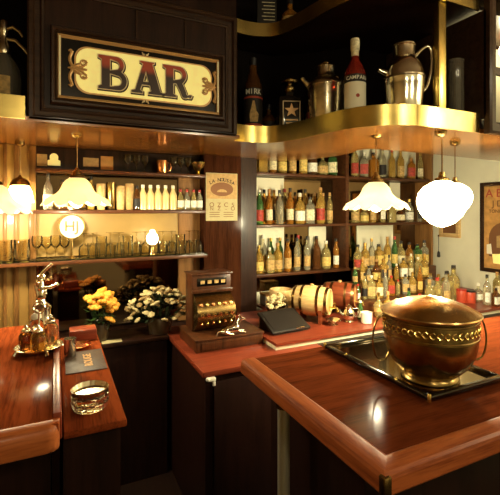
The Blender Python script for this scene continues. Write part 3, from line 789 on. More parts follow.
# left back bar: mixers on the wood shelf
zz = 1.6005
for i, px in enumerate([143, 150.5, 158, 165.5, 173]):
    p = on_v(px, 207, 2.665)
    bottle('mini', 'milk_juice', None, 'cap_white', (p.x, 2.665, zz), f'pale yellow juice bottle with white cap, {ORD(i)} from left of five alike', 'juice bottles on the wood shelf', 1.0)
for i, px in enumerate([180.5, 187, 193.5, 199.5]):
    p = on_v(px, 207, 2.66)
    bottle('mini', 'glass_clear' if i % 2 else 'glass_straw', 'label_white', 'cap_red', (p.x, 2.66, zz), f'small white-labelled mixer bottle with red cap, {ORD(i)} right of the juice bottles', 'mixer bottles on the wood shelf', .84)
p = on_v(137, 207, 2.665)
bottle('mini', 'glass_brown', 'label_black', 'cap_black', (p.x, 2.665, zz), 'small dark brown bottle left of the five juice bottles', None, .95)
def cup(px, v, z, r, h, m, label, name='tumbler', cat='cup', group=None, r2=None):
    p = on_v(px, 207, v)
    r2 = r2 or r * .82
    return single(name, MB().lathe([(0, .002), (r2 * .9, 0), (r2, .004), (r, h), (r - .003, h), (r2 - .003, .008), (0, .008)], 20), m, label, cat, (p.x, v, z + .0005), 0, group)
for i, (px, h, m) in enumerate(((101, .16, 'oak_light'), (111, .17, 'brass_old'), (120.5, .15, 'oak_light'), (129.5, .165, 'tan_print'))):
    cup(px, 2.668, 1.60, .028, h, m, f'tall tan beaker on the upper wood shelf, {ORD(i)} from left', 'beaker', 'beaker', 'tan beakers')
for i, (px, k, g) in enumerate(((48, 'tall', 'glass_smoke'), (91, 'slim', 'glass_whisky'), (62, 'round', 'glass_brown'))):
    p = on_v(px, 207, 2.668)
    bottle(k, g, 'label_cream', 'cap_black', (p.x, 2.668, zz), f'{WORD[k]} {GW[g]} bottle behind the cream glass lamp', None, .72)
# top shelf, left
def goblet(loc, label, s=1.0, group=None, m='glass_blown', name='wine_glass', up=True):
    key = ('gob', s, m, up)
    def f():
        pr = [(0, .003), (.030, 0), (.031, .002), (.006, .006), (.004, .012), (.004, .062), (.010, .070), (.028, .088), (.034, .112), (.033, .140), (.031, .155), (.0295, .155), (.031, .14), (.032, .112), (.026, .09), (.008, .074), (0, .072)]
        if not up: pr = [(r, .155 - z) for r, z in reversed(pr)]
        return MB().lathe([(r * s, z * s) for r, z in pr], 18).mesh('wine_glass', m)
    o = link(name, getmesh(key, f), None, loc); return tag(o, label, 'glass', group)
def tumbler_mesh(r, h, m):
    def f(): return MB().lathe([(0, .001), (r * .8, 0), (r * .82, .003), (r, h), (r - .0025, h), (r * .80, .012), (0, .012)], 18).mesh('tumbler', m)
    return getmesh(('tmb', r, h, m), f)
for i, px in enumerate([128, 136.5, 145, 174, 181, 188]):
    p = on_v(px, 172, 2.67)
    goblet((p.x, 2.67, 1.8385), f'stemmed glass on the left bar\'s top shelf, {ORD(i)} from left', .72, 'stemmed glasses on the top shelf')
p = on_v(162, 172, 2.67)
t = thing('copper_mug', 'copper mug among the glasses on the left bar\'s top shelf', 'mug', (p.x, 2.67, 1.8385))
part('body', MB().lathe([(0, .002), (.034, 0), (.036, .004), (.037, .085), (.035, .085), (.033, .008), (0, .008)], 24), 'copper', t)
part('handle', MB().tube([(.036, 0, .075), (.055, 0, .07), (.06, 0, .045), (.052, 0, .022), (.036, 0, .018)], .004, 8), 'copper', t)
p = on_v(198, 172, 2.68)
single('silver_bowl', MB().lathe([(0, .004), (.024, 0), (.026, .004), (.010, .018), (.040, .05), (.055, .085), (.053, .085), (.036, .053), (0, .026)], 24), 'brass', 'golden footed bowl at the top shelf\'s right end', 'bowl', (p.x, 2.68, 1.8385))
# cards and photos pinned under the soffit
for i, (px, w, hh, m, lb) in enumerate(((42, .055, .07, 'tan_print', 'small tan postcard pinned at far left under the soffit'), (54, .07, .07, 'sign_cream_glow', 'cream cut-out card under the soffit, left of the lamp cord'), (91, .09, .055, 'tan_print', 'wide tan card right of the lamp cord'), (107, .075, .085, 'orange_print', 'orange printed card, rightmost of the pinned cards'))):
    p = on_v(px, 158, 2.738)
    z = 1.898
    if i == 1:
        me = flat_mesh([[(-.035, 0), (.035, 0), (.035, .03), (.022, .035)] + arc(0, .05, .024, -20, 200, 8) + [(-.022, .035), (-.035, .03)]], .0008, 'postcard', m)
        tag(link('postcard', me, None, (p.x, 2.7385, z - .03)), lb, 'card', 'cards under the soffit')
    else:
        single('postcard', MB().box((-w / 2, -.001, -hh / 2), (w / 2, 0.0005, hh / 2)), m, lb, 'card', (p.x, 2.7385, z), 0, 'cards under the soffit')
# glasses on the glass shelf
i = 0
for px in lin(84, 198, 14):
    p = on_v(px, 250, 2.672 + (.012 if i % 2 else 0))
    if i % 3 == 2:
        o = link('tumbler', tumbler_mesh(.033, .12, 'glass_blown'), None, (p.x, p.y, 1.3175))
        tag(o, f'straight clear tumbler on the glass shelf, {ORD(i)} glass right of the badge', 'glass', 'glasses on the glass shelf')
    else:
        goblet((p.x, p.y, 1.3175), f'upturned wine glass on the glass shelf, {ORD(i)} glass right of the badge', .92, 'glasses on the glass shelf', up=False)
    i += 1
i = 0
for px in (92, 103, 114, 125, 136, 163, 173, 183, 193):
    p = on_v(px, 250, 2.60)
    o = link('tumbler', tumbler_mesh(.027, .085, 'glass_blown'), None, (p.x, 2.607, 1.3175))
    tag(o, f'short clear tumbler at the glass shelf\'s front edge, {ORD(i)} from left', 'glass', 'front tumblers on the glass shelf'); i += 1
for i, px in enumerate([-14, 4, 22]):
    p = on_v(px, 250, 2.65)
    t = thing('beer_mug', f'heavy clear beer mug at the glass shelf\'s left end, {ORD(i)} from left', 'mug', (p.x, 2.65, 1.3175), R(90), 'beer mugs on the glass shelf')
    fl = lambda a, k, r, z: (r * (1 + (.03 * math.cos(10 * a) if .01 < z < .08 else 0)), z)
    part('body', MB().lathe([(0, .004), (.036, 0), (.042, .006), (.044, .05), (.040, .09), (.042, .115), (.039, .115), (.037, .09), (.039, .05), (.036, .014), (0, .014)], 40, flute=fl), 'glass_blown', t)
    part('handle', MB().tube([(.041, 0, .1), (.066, 0, .098), (.074, 0, .07), (.068, 0, .035), (.043, 0, .025)], .006, 8), 'glass_blown', t)
for i, px in enumerate([37, 46.5, 55.5, 64.5]):
    p = on_v(px, 250, 2.66)
    goblet((p.x, 2.66, 1.3175), f'stemmed glass near the round badge on the glass shelf, {ORD(i)} from left', [.86, .82][i % 2], 'stemmed glasses by the badge')
# round lettered badge among the glasses
p = on_v(72, 226, 2.61)
t = thing('tap_badge', 'round cream lettered badge on a stem, standing on the glass shelf', 'badge', (p.x, 2.61, 1.3175), -.25)
part('stem', MB().lathe([(.026, 0), (.026, .006), (.006, .012), (.006, .114)], 16), 'brass_old', t)
part('disc', MB().lathe([(0, -.006), (.068, -.006), (.070, -.003), (.070, .003), (.068, .006), (0, .006)], 40, M4=Matrix.Translation((0, 0, .185)) @ Matrix.Rotation(PI / 2, 4, 'X')), 'label_cream', t)
part('rim', MB().lathe([(.066, -.008), (.073, -.008), (.073, .008), (.066, .008), (.066, -.008)], 40, close=False, M4=Matrix.Translation((0, 0, .185)) @ Matrix.Rotation(PI / 2, 4, 'X')), 'brass_old', t)
link('lettering', text_mesh('HJ', .085, 'ink_brown', bold=.001), t, (0, -.0075, .185))
# a lamp's reflection in the mirror, built as a glowing globe on a stand
p = on_v(151, 226, 2.645)
t = thing('lamp_reflection', 'small glowing white globe imitating a lamp reflection among the glasses', 'lamp', (p.x, 2.604, 1.3175))
part('base', MB().lathe([(.022, 0), (.022, .006), (.012, .02), (.012, .055), (.022, .06), (.022, .066), (0, .066)], 20), 'brass_old', t)
part('globe', MB().lathe([(.016, .066), (.03, .078), (.036, .10), (.032, .122), (.018, .138), (.014, .155), (.012, .155)], 24, close=False), 'lamp_glass_bright', t)
# ------------------------------------------------------------------ PILLAR POSTER
p0, p1 = on_v(206, 172.5, 2.655), on_v(237.5, 220.5, 2.655)
t = thing('poster', 'yellowed poster with an oval picture pinned to the pillar', 'poster', ((p0.x + p1.x) / 2, 2.6575, p1.z + .0))
W, Hh = p1.x - p0.x, p0.z - p1.z
part('sheet', MB().box((-W / 2, -.001, 0), (W / 2, .001, Hh)), 'paper', t)
part('picture', MB().box((-W / 2 + .004, -.0018, Hh * .46), (W / 2 - .004, -.001, Hh - .004)), 'tan_print', t)
el = [(math.cos(a) * W * .36, Hh * .66 + math.sin(a) * Hh * .145) for a in [2 * PI * k / 28 for k in range(28)]]
link('portrait_oval', flat_mesh([el], .0004, 'portrait_oval', 'ink_brown'), t, (0, -.0024, 0))
el = [(math.cos(a) * W * .16, Hh * .60 + math.sin(a) * Hh * .06) for a in [PI * k / 14 for k in range(15)]]
link('portrait_figure', flat_mesh([el], .0004, 'portrait_figure', 'tan_print'), t, (0, -.003, 0))
word = 'LA NOUSSA'
for k, ch in enumerate(word):
    if ch == ' ': continue
    a = (k - 4) / 4
    o = link('lettering', text_mesh(ch, .034, 'ink_dark', bold=.0006), t, (a * W * .36, -.0025, Hh * .86 - .022 * a * a), (0, a * .25, 0))
for txt, x, z, sz in (('O', -.32, .33, .045), ('Z', -.09, .33, .042), ('C', .13, .33, .045), ('5', .35, .33, .042), ('N', -.32, .25, .034), ('Z', -.09, .25, .034), ('-', .13, .25, .04), ('O', .35, .25, .04)):
    link('lettering', text_mesh(txt, sz, 'ink_brown'), t, (x * W, -.0016, z * Hh))
for x in (-.22, .22):
    for kk in range(3):
        part('text_line', MB().box((x * W - W * .17, -.0015, Hh * (.17 - .045 * kk)), (x * W + W * .15, -.0009, Hh * (.17 - .045 * kk) + .004)), 'ink_brown', t)
# ------------------------------------------------------------------ RIGHT WALL
q0, q1 = on_u(481.5, 183, U1), on_u(481, 270.5, U1)
t = thing('framed_poster', 'orange vintage poster in a dark frame on the cream right wall', 'picture', (U1 - .012, q0.y - .28, q1.z))
hh = q0.z - q1.z; ww = .56
def wall_frame(t, ww, hh, fw, m, dep=.012):
    # local: x out of the wall (negative), y along the wall
    for (y0, y1, z0, z1) in ((-ww / 2, -ww / 2 + fw, 0, hh), (ww / 2 - fw, ww / 2, 0, hh), (-ww / 2 + fw, ww / 2 - fw, 0, fw), (-ww / 2 + fw, ww / 2 - fw, hh - fw, hh)):
        part('frame_bar', MB().box((-dep, y0, z0), (.011, y1, z1), .002), m, t)
wall_frame(t, ww, hh, .035, 'wood_frame')
part('print', MB().box((-.002, -ww / 2 + .034, .034), (.010, ww / 2 - .034, hh - .034)), 'orange_print', t)
RZ = R(-90)
def on_wall(txt, size, m, y, z, sx=1.0):
    o = link('lettering', text_mesh(txt, size, m, align='LEFT', bold=.001, sx=sx), t, (-.0032, y, z), (0, 0, RZ)); return o
yl = ww / 2 - .05
on_wall('A BE', .10, 'ink_red', yl, hh - .10); on_wall('J DU', .075, 'ink_brown', yl - .06, hh - .19); on_wall('TONIQUE', .04, 'ink_brown', yl - .03, hh - .255)
# plain printed still life: a dark jar with cups
def wplate(pts, m, off, nm):
    me = flat_mesh([pts], .0005, nm, m)
    link(nm, me, t, (-.003 - off, 0, 0), (0, 0, RZ))
wplate([(-yl + .03, .14)] + [(-yl + .03, .30)] + arc(-yl + .17, .30, .14, 180, 60, 8) + [(-yl + .25, .14)], 'ink_brown', 0, 'printed_arch')
wplate([(-yl + .01, .16), (-yl + .01, .24), (-yl + .05, .25), (-yl + .06, .16)], 'paper_white', .0006, 'printed_cup')
wplate([(-yl + .07, .08), (-yl + .06, .16), (-yl + .16, .17), (-yl + .15, .08)], 'sign_cream_glow', .0006, 'printed_pot')
wplate([(-yl + .10, .22), (-yl + .10, .32), (-yl + .2, .34), (-yl + .2, .22)], 'tan_print', .0006, 'printed_box')
s0_, s1_ = on_u(440.5, 213, U1), on_u(461, 238, U1)
t = thing('framed_picture', 'small gilt-framed picture on the cream wall below the glaring lamp', 'picture', (U1 - .012, (s0_.y + s1_.y) / 2, s1_.z))
ww2, hh2 = abs(s0_.y - s1_.y), s0_.z - s1_.z
wall_frame(t, ww2, hh2, .04, 'oak_light')
part('print', MB().box((-.002, -ww2 / 2 + .039, .039), (.010, ww2 / 2 - .039, hh2 - .039)), 'ink_brown', t)
q = on_u(439.5, 256, U1); q3 = on_u(439.5, 241, U1)
t = thing('pull_cord', 'hanging pull cord with dark toggle on the cream wall', 'cord', (U1 - .012, q.y, q.z))
part('toggle', MB().lathe([(.004, .05), (.012, .04), (.016, .0), (.012, -.01), (0, -.012)], 12), 'cap_black', t)
part('cord', MB().tube([(0, 0, .045), (0, 0, .20)], .0025, 6), 'cap_black', t)
part('hook', MB().box((-.006, -.006, .195), (.0115, .006, .21)), 'brass_old', t)
# ------------------------------------------------------------------ CANOPY BOTTLES AND SHAKERS
zc2 = ZS + .0655
def stand(px, Y): p = at(px, 100, Y); return Vector((p.x, p.y, zc2))
# silver cocktail shaker with spout
p = at(325.5, 100, 2.20); p.z = zc2
t = thing('cocktail_shaker', 'silver cocktail shaker with spout, beside the white-labelled bottle', 'shaker', p, R(-25)); t.scale = (1.24, 1.24, 1.1)
part('body', MB().lathe([(0, 0), (.062, 0), (.064, .004), (.072, .10), (.076, .185), (.076, .19), (0, .19)], 36), 'silver_old', t)
part('lid', MB().lathe([(.079, .1905), (.080, .198), (.074, .212), (.054, .232), (.040, .245), (.037, .262), (.038, .29), (.040, .292), (.038, .297), (.02, .303), (0, .304)], 36), 'silver_old', t)
part('spout', MB().tube([(-.070, 0, .20), (-.092, 0, .222), (-.100, 0, .238)], [.015, .011, .010], 12), 'silver_old', t)
part('knob', MB().lathe([(.0, .304), (.012, .304), (.014, .312), (.008, .318), (0, .319)], 16), 'brass_dark', t)
# bitter bottle with white label
p = at(355, 100, 2.0); p.z = zc2
t = thing('liquor_bottle', 'tall red bottle with white label and pale foil cap between the shakers', 'bottle', p, R(-25))
part('body', MB().lathe([(0, .004), (.044, 0), (.050, .006), (.051, .2), (.049, .22), (.036, .255), (.024, .275), (.018, .292), (.017, .33), (0, .33)], 28), 'glass_red', t)
part('foil_cap', MB().lathe([(.0182, .302), (.0185, .33), (.0215, .334), (.022, .383), (.02, .388), (0, .388)], 24), 'label_cream', t)
def wrap(r, z0, z1, a=100, n=14):
    mb = MB(); vs = []
    for i in range(n + 1):
        an = -PI / 2 + R(-a + 2 * a * i / n)
        vs += [(r * math.cos(an), r * math.sin(an), z0), (r * math.cos(an), r * math.sin(an), z1)]
    return mb.add(vs, [(2 * i, 2 * i + 2, 2 * i + 3, 2 * i + 1) for i in range(n)])
part('label', wrap(.0518, .03, .168), 'paper_white', t, label='white paper label')
part('label_band', wrap(.0520, .168, .205), 'label_black', t)
def curved_text(txt, r, z, size, m, t, span):
    n = len(txt)
    for k, ch in enumerate(txt):
        a = span * ((k + .5) / n - .5)
        link('lettering', text_mesh(ch, size, m, bold=.0004), t, (r * math.sin(a), -r * math.cos(a), z), (0, 0, a))
curved_text('CAMPARI', .0526, .1865, .025, 'label_white', t, R(130))
part('emblem', MB().lathe([(0, 0), (.009, 0), (.009, .0008), (0, .0008)], 16, M4=Matrix.Translation((0, -.0518, .10)) @ Matrix.Rotation(PI / 2, 4, 'X')), 'ink_red', t)
# small flower sprig behind
p = at(341, 100, 2.36)
t = thing('dried_flower', 'pale dried flower in a slim dark vase behind the shaker', 'flower', (p.x, p.y, zc2))
part('vase', MB().lathe([(0, 0), (.02, 0), (.024, .05), (.014, .14), (.012, .2), (.015, .205), (.010, .2), (0, .19)], 16), 'vase_dark', t)
mb = MB()
for k in range(14): mb.ball((rnd.uniform(-.03, .03), rnd.uniform(-.02, .02), .27 + rnd.uniform(-.035, .04)), .016, 7)
part('bloom', mb, 'blossom_pale', t)
part('stem', MB().tube([(0, 0, .15), (0, 0, .27)], .003, 6), 'leaf_dark', t)
# large silver jug shaker
p = at(404, 100, 1.95); p.z = zc2
t = thing('cocktail_shaker', 'large silver jug-shaped shaker with long curved handle and spout', 'shaker', p, R(-25)); t.scale = (1.09, 1.09, 1.09)
part('body', MB().lathe([(0, 0), (.068, 0), (.071, .004), (.078, .06), (.083, .13), (.083, .16), (.0845, .163), (.083, .166), (.080, .19), (.069, .225), (.052, .247), (.046, .255), (0, .256)], 44), 'silver', t)
part('band', MB().lathe([(.083, .158), (.0865, .160), (.0865, .167), (.083, .169)], 44, close=False), 'silver_old', t)
part('neck', MB().lathe([(.046, .2555), (.044, .262), (.046, .30), (.049, .303), (.049, .309), (.043, .313), (.02, .318), (0, .319)], 36), 'silver_old', t)
part('spout', MB().tube([(-.073, 0, .185), (-.092, 0, .193), (-.112, 0, .202)], [.015, .012, .010], 12), 'silver', t)
part('handle', MB().tube(catmull([(.050, 0, .262), (.075, 0, .29), (.104, 0, .305), (.120, 0, .285), (.122, 0, .24), (.117, 0, .19), (.100, 0, .13), (.078, 0, .105)], 5), .008, 10), 'silver', t)
# star-labelled square bottle
p = at(289.5, 100, 2.37); p.z = zc2
t = thing('liquor_bottle', 'dark square bottle with a gold star label on the canopy shelf', 'bottle', p, R(-22)); t.scale = (1.18, 1.18, 1.15)
part('body', MB().lathe([(0, .004), (.050, 0), (.060, .005), (.062, .012), (.062, .155), (.056, .17), (.03, .178), (.021, .182), (.019, .20), (0, .20)], 40, power=9), 'black_gloss', t)
part('stopper', MB().lathe([(0, .2005), (.02, .2005), (.026, .214), (.024, .228), (.012, .234), (.012, .245), (.042, .247), (.042, .258), (0, .259)], 24), 'brass_old', t)
lb = [(-.042, .02), (.042, .02), (.042, .145), (-.042, .145)]
li = [(-.038, .024), (.038, .024), (.038, .141), (-.038, .141)]
link('label_border', flat_mesh([lb, li], .0005, 'label_border', 'sign_pale'), t, (0, -.0628, 0))
star = []
for k in range(10):
    a = PI / 2 + k * PI / 5; rr = .036 if k % 2 == 0 else .0145
    star.append((rr * math.cos(a), .098 + rr * math.sin(a)))
link('star', flat_mesh([star], .0006, 'star', 'sign_gold'), t, (0, -.0628, 0))
part('label_line', MB().box((-.03, -.0636, .048), (.03, -.0624, .055)), 'sign_gold', t)
part('label_line', MB().box((-.026, -.0636, .034), (.026, -.0624, .039)), 'sign_gold', t)
# dark bottle with red-and-white label, at the cabinet's side
p = at(253, 100, 2.40); p.z = zc2
t = thing('liquor_bottle', 'dark slim bottle with red and white label beside the sign cabinet', 'bottle', p, R(-22)); t.scale = (1.3, 1.3, 1.42)
part('body', MB().lathe([(0, .004), (.036, 0), (.041, .005), (.042, .17), (.039, .195), (.026, .23), (.017, .25), (.015, .30), (0, .30)], 28), 'glass_brown', t)
part('cap', MB().lathe([(.0165, .28), (.0175, .31), (0, .311)], 20), 'cap_black', t)
part('label_band', wrap(.0425, .148, .180), 'label_black', t)
curved_text('MIRK', .0432, .164, .03, 'label_white', t, R(95))
part('label', wrap(.0425, .030, .144), 'label_black', t)
part('label_stripe', wrap(.0429, .138, .146), 'ink_red', t)
part('label_stripe', wrap(.0429, .022, .036), 'ink_red', t)
me = flat_mesh([[(-.016, 0), (.018, 0), (.022, .03), (.012, .045), (.010, .06), (.004, .085), (-.004, .085), (-.010, .06), (-.018, .03)]], .0005, 'printed_figure', 'label_tan')
link('printed_figure', me, t, (0, -.0436, .042))
# red-labelled bottles in the gloom
for k, (px, Y, g, l, lb_) in enumerate(((312, 2.42, 'glass_brown', 'label_red', 'dark bottle with red label right of the star bottle'), (269, 2.47, 'glass_brown', 'label_black', 'dark bottle in shade left of the star bottle'))):
    p = at(px, 100, Y); p.z = zc2
    bottle('squat' if k else 'square', g, l, 'cap_black', p, lb_, None, 1.0, -.4)
# dark tall vase behind the brass post
p = at(455, 100, 2.09); p.z = zc2
single('vase', MB().lathe([(0, .004), (.04, 0), (.043, .004), (.041, .30), (.043, .315), (.040, .315), (.038, .01), (0, .01)], 28), 'glass_smoke', 'tall dark glass vase right of the brass upright', 'vase', p)
# book-like menus and bottles on the upper shelf
p = at(267, 20, 2.36)
zu = ZU + .031
t = thing('menu_card', 'dark standing card with pale print on the upper brass-edged shelf', 'card', (p.x, p.y, zu), R(-20))
part('sheet', MB().box((-.055, -.004, 0), (.055, .004, .21)), 'black_matte', t)
for k in range(6): part('text_line', MB().box((-.02 - .01 * (k % 2), -.005, .085 + k * .02), (.045, -.0041, .089 + k * .02)), 'label_cream', t)
p = at(290, 20, 2.33); bottle('squat', 'glass_amber', 'label_tan', 'cap_black', (p.x, p.y, zu), 'dim amber bottle on the upper brass-edged shelf', None, 1.0)
# soda siphon at the far left
p = at(4, 100, 1.86); p.z = ZS + .0605
t = thing('soda_siphon', 'etched smoky glass soda siphon with metal head at upper left', 'siphon', p, R(-25)); t.scale = (1.2, 1.2, 1.22)
part('body', MB().lathe([(0, .004), (.048, 0), (.056, .006), (.058, .03), (.058, .13), (.055, .16), (.042, .19), (.026, .208), (.022, .215), (0, .215)], 32), 'glass_smoke', t)
part('collar', MB().lathe([(.024, .2155), (.026, .22), (.024, .25), (.016, .262), (.014, .29), (.017, .296), (.017, .335), (.012, .342), (0, .343)], 24), 'silver_old', t)
part('lever', MB().tube([(.01, 0, .31), (.035, 0, .318), (.06, 0, .30), (.072, 0, .28)], [.008, .007, .006, .005], 10), 'silver_old', t)
part('spout', MB().tube([(.012, 0, .275), (.045, 0, .268), (.078, 0, .235), (.092, 0, .215)], [.008, .007, .006, .005], 10), 'silver_old', t)
part('label', wrap(.0586, .06, .125, 50), 'label_tan', t)
# ------------------------------------------------------------------ PUNCH BOWL AND TRAY
tu0, tv0 = 0.936, .845     # tray near-left corner
n_ = on_z(429.5, 399, ZB + .012); tu0, tv0 = n_.x, n_.y
TW, TD = .335, .50
t = thing('tray', 'black lacquer tray with mirrored floor and brass pins on the right counter', 'tray', (tu0 + TW / 2, tv0 + TD / 2, ZB))
z0t = .0025
part('floor', MB().box((-TW / 2 + .016, -TD / 2 + .016, z0t), (TW / 2 - .016, TD / 2 - .016, .006)), 'mirror_tray', t)
rim = MB()
w = .020
rim.box((-TW / 2, -TD / 2, z0t), (TW / 2, -TD / 2 + w, .018), .005)
part('rim_bar', rim, 'black_gloss', t)
part('rim_bar', MB().box((-TW / 2, TD / 2 - w, z0t), (TW / 2, TD / 2, .018), .005), 'black_gloss', t)
part('rim_bar', MB().box((-TW / 2, -TD / 2 + w, z0t), (-TW / 2 + w, TD / 2 - w, .018), .005), 'black_gloss', t)
part('rim_bar', MB().box((TW / 2 - w, -TD / 2 + w, z0t), (TW / 2, TD / 2 - w, .018), .005), 'black_gloss', t)
for sx, sy in ((-1, -1), (1, -1), (-1, 1), (1, 1)):
    part('pin', MB().lathe([(.006, 0), (.006, .020), (.004, .024), (0, .025)], 12), 'brass', t, (sx * (TW / 2 - .004) , sy * (TD / 2 - .004), .0))
for sy in (-.12, .12):
    part('pin', MB().lathe([(.005, 0), (.005, .019), (.003, .022), (0, .023)], 12), 'brass', t, (-TW / 2 + .006, sy, .0))
pb_ = at(429.5, 300, 1.315)
t = thing('punch_bowl', 'large old brass lidded punch bowl with ring handles on the black tray', 'bowl', (pb_.x, pb_.y, ZB + .0065))
rimz = 1.270 - (ZB + .0065)
k = rimz / .19
part('body', MB().lathe([(r * .945, z * k) for r, z in [(0, .012), (.070, .010), (.086, .0), (.093, .002), (.091, .010), (.084, .016), (.098, .026), (.124, .050), (.141, .080), (.147, .110), (.1485, .128), (.1515, .130), (.1515, .135), (.149, .137), (.1495, .176), (.152, .178), (.152, .182), (.1495, .184), (.150, .188), (.154, .189), (.154, .190), (.149, .190), (.147, .18), (.13, .08), (.08, .03), (0, .024)]], 64), 'brass_old', t)
part('lid', MB().lathe([(.149, rimz + .001), (.151, rimz + .004), (.149, rimz + .008), (.142, rimz + .011), (.115, rimz + .026), (.080, rimz + .039), (.045, rimz + .048), (.018, rimz + .052), (.012, rimz + .055), (0, rimz + .056)], 64), 'brass_lid', t)
# chased leaf band
mb = MB()
for i in range(44):
    a = 2 * PI * i / 44; zz_ = .157 * k
    for s_ in (1, -1):
        pts = []
        for j in range(4):
            tt = j / 3; aa = a + tt * .11
            pts.append((.1420 * math.cos(aa), .1420 * math.sin(aa), zz_ + s_ * .009 * math.sin(tt * PI * .8)))
        mb.tube(pts, [.0015, .0028, .0026, .001], 5)
part('chased_band', mb, 'brass', t)
for s_ in (-1, 1):
    ax = Vector((math.cos(-TH), math.sin(-TH), 0)) * s_
    def hp(o, z): return tuple(ax * o + Vector((0, 0, z)))
    pts = catmull([hp(.143, rimz * .93), hp(.158, rimz * .95), hp(.176, rimz * .80), hp(.182, rimz * .55), hp(.170, rimz * .32), hp(.145, rimz * .27), hp(.130, rimz * .38)], 5)
    part('handle', MB().tube(pts, .0032, 8), 'brass_old', t)
    part('handle_boss', MB().ball(hp(.143, rimz * .93), .009, 10), 'brass', t)
# small serving tongs on the tray, right
a_, b_ = on_z(472, 364, ZB + .012), on_z(497, 374, ZB + .012)
# ------------------------------------------------------------------ CASH REGISTER
rb = on_z(196, 354, bz); u0 = rb.x; v0 = rb.y
W_ = 1.080 - u0
t = thing('cash_register', 'antique wooden cash register with curved key bank on a drawer base', 'cash register', (u0 + W_ / 2, v0 + .16, bz))
D_ = .32
BH = .07
wp = lambda lo, hi, bev=.004: MB().box((lo[0] - W_ / 2, lo[1] - .16, lo[2]), (hi[0] - W_ / 2, hi[1] - .16, hi[2]), bev)
part('drawer_base', wp((0, 0, .001), (W_, D_, BH - .010)), 'wood_register', t)
part('base_top', wp((-.006, -.006, BH - .0095), (W_ + .006, D_ + .004, BH), .003), 'wood_register', t)
part('drawer', wp((.03, -.004, .012), (W_ - .03, -.0005, BH - .018), .001), 'wood_register', t)
x0 = .03; x1 = .27
zt = 1.6 + (210 - 271) / 410 * at(195, 271, 2.32).y * 0
ztop_ = on_v(214, 271.5, v0 + .2).z - bz
part('back_case', wp((x0, .165, BH + .001), (x1, .29, ztop_ - .012), .004), 'wood_register', t)
part('display_window', wp((x0 + .03, .161, ztop_ - .075), (x1 - .03, .1645, ztop_ - .03), .001), 'black_gloss', t)
for k in range(4):
    part('price_flag', wp((x0 + .05 + k * .042, .158, ztop_ - .062), (x0 + .075 + k * .042, .1605, ztop_ - .042), 0), 'label_tan', t)
part('cornice', wp((x0 - .008, .15, ztop_ - .0115), (x1 + .008, .298, ztop_), .004), 'wood_register', t)
part('moulding', wp((x0 - .004, .143, ztop_ - .112), (x1 + .004, .1635, ztop_ - .092), .004), 'wood_register', t)
prf = [(.1640, BH + .002)] + [(.1640 - .092 * math.sin(a) ** .8, BH + .002 + (ztop_ - .112 - BH - .004) * (1 - (1 - math.cos(a)) * 0 - a / (PI))) for a in [PI * (1 - k / 12) for k in range(13)]][1:-1] + [(.1640, ztop_ - .1125)]
mb = MB(); n = len(prf)
vs = [(x0 + .006 - W_ / 2, y - .16, z) for y, z in prf] + [(x1 - .006 - W_ / 2, y - .16, z) for y, z in prf]
fs = [list(range(n)), list(range(2 * n - 1, n - 1, -1))] + [(i, (i + 1) % n, n + (i + 1) % n, n + i) for i in range(n)]
part('key_bank', mb.add(vs, fs), 'brass_old', t)
keys = 0
for c in range(6):
    for r_ in range(3):
        i = 3 + r_ * 3
        y, z = prf[i]
        part('key', MB().lathe([(0, 0), (.009, 0), (.010, .003), (.008, .006), (0, .007)], 12, M4=Matrix.Rotation(PI / 2 + (.5 - r_ * .4), 4, 'X')), 'brass' if (c + r_) % 2 else 'copper', t, (x0 + .03 + c * .036 - W_ / 2, y - .16 - .0035, z))
part('crank', MB().tube([(x1 - W_ / 2 + .0005, .05, .20), (x1 - W_ / 2 + .03, .05, .20), (x1 - W_ / 2 + .035, .03, .17), (x1 - W_ / 2 + .035, .0, .14)], .006, 8), 'black_gloss', t)
# silver reclining dog figurine
def skin_body(nodes, edges, name, m, lv=2):
    me = bpy.data.meshes.new(name + '_sk'); me.from_pydata([n_[0] for n_ in nodes], edges, [])
    o = bpy.data.objects.new(name + '_sk', me); COL.objects.link(o)
    md = o.modifiers.new('s', 'SKIN'); 
    for v, n_ in zip(me.skin_vertices[0].data, nodes): v.radius = (n_[1], n_[1]); v.use_root = False
    me.skin_vertices[0].data[0].use_root = True
    sb = o.modifiers.new('ss', 'SUBSURF'); sb.levels = lv; sb.render_levels = lv
    bpy.context.view_layer.update()
    dg = bpy.context.evaluated_depsgraph_get()
    out = bpy.data.meshes.new_from_object(o.evaluated_get(dg)); bpy.data.objects.remove(o); bpy.data.meshes.remove(me)
    out.materials.clear(); out.materials.append(M[m]); out.name = name
    for p_ in out.polygons: p_.use_smooth = True
    return out
dp = on_z(230, 333, bz + BH)
nodes = [((-.055, 0, .024), .022), ((-.02, 0, .026), .020), ((.02, 0, .030), .022), ((.036, 0, .050), .014), ((.048, 0, .074), .012), ((.062, 0, .083), .012), ((.085, 0, .076), .006),
         ((.046, -.016, .012), .008), ((.085, -.018, .007), .006), ((.046, .016, .012), .008), ((.085, .018, .007), .006),
         ((-.04, -.026, .018), .014), ((-.012, -.030, .008), .007), ((.008, -.030, .006), .005), ((-.04, .026, .018), .014), ((-.012, .030, .008), .007),
         ((-.078, 0, .018), .006), ((-.092, -.02, .008), .004), ((.056, -.012, .094), .004), ((.050, -.016, .104), .003), ((.056, .012, .094), .004), ((.050, .016, .104), .003)]
edges = [(0, 1), (1, 2), (2, 3), (3, 4), (4, 5), (5, 6), (2, 7), (7, 8), (2, 9), (9, 10), (0, 11), (11, 12), (12, 13), (0, 14), (14, 15), (0, 16), (16, 17), (5, 18), (18, 19), (5, 20), (20, 21)]
me = skin_body(nodes, edges, 'dog_figurine', 'silver')
zmin = min(v.co.z for v in me.vertices)
o = link('dog_figurine', me, None, (dp.x, v0 + .032, bz + BH + .0005 - zmin), (0, 0, R(-4)))
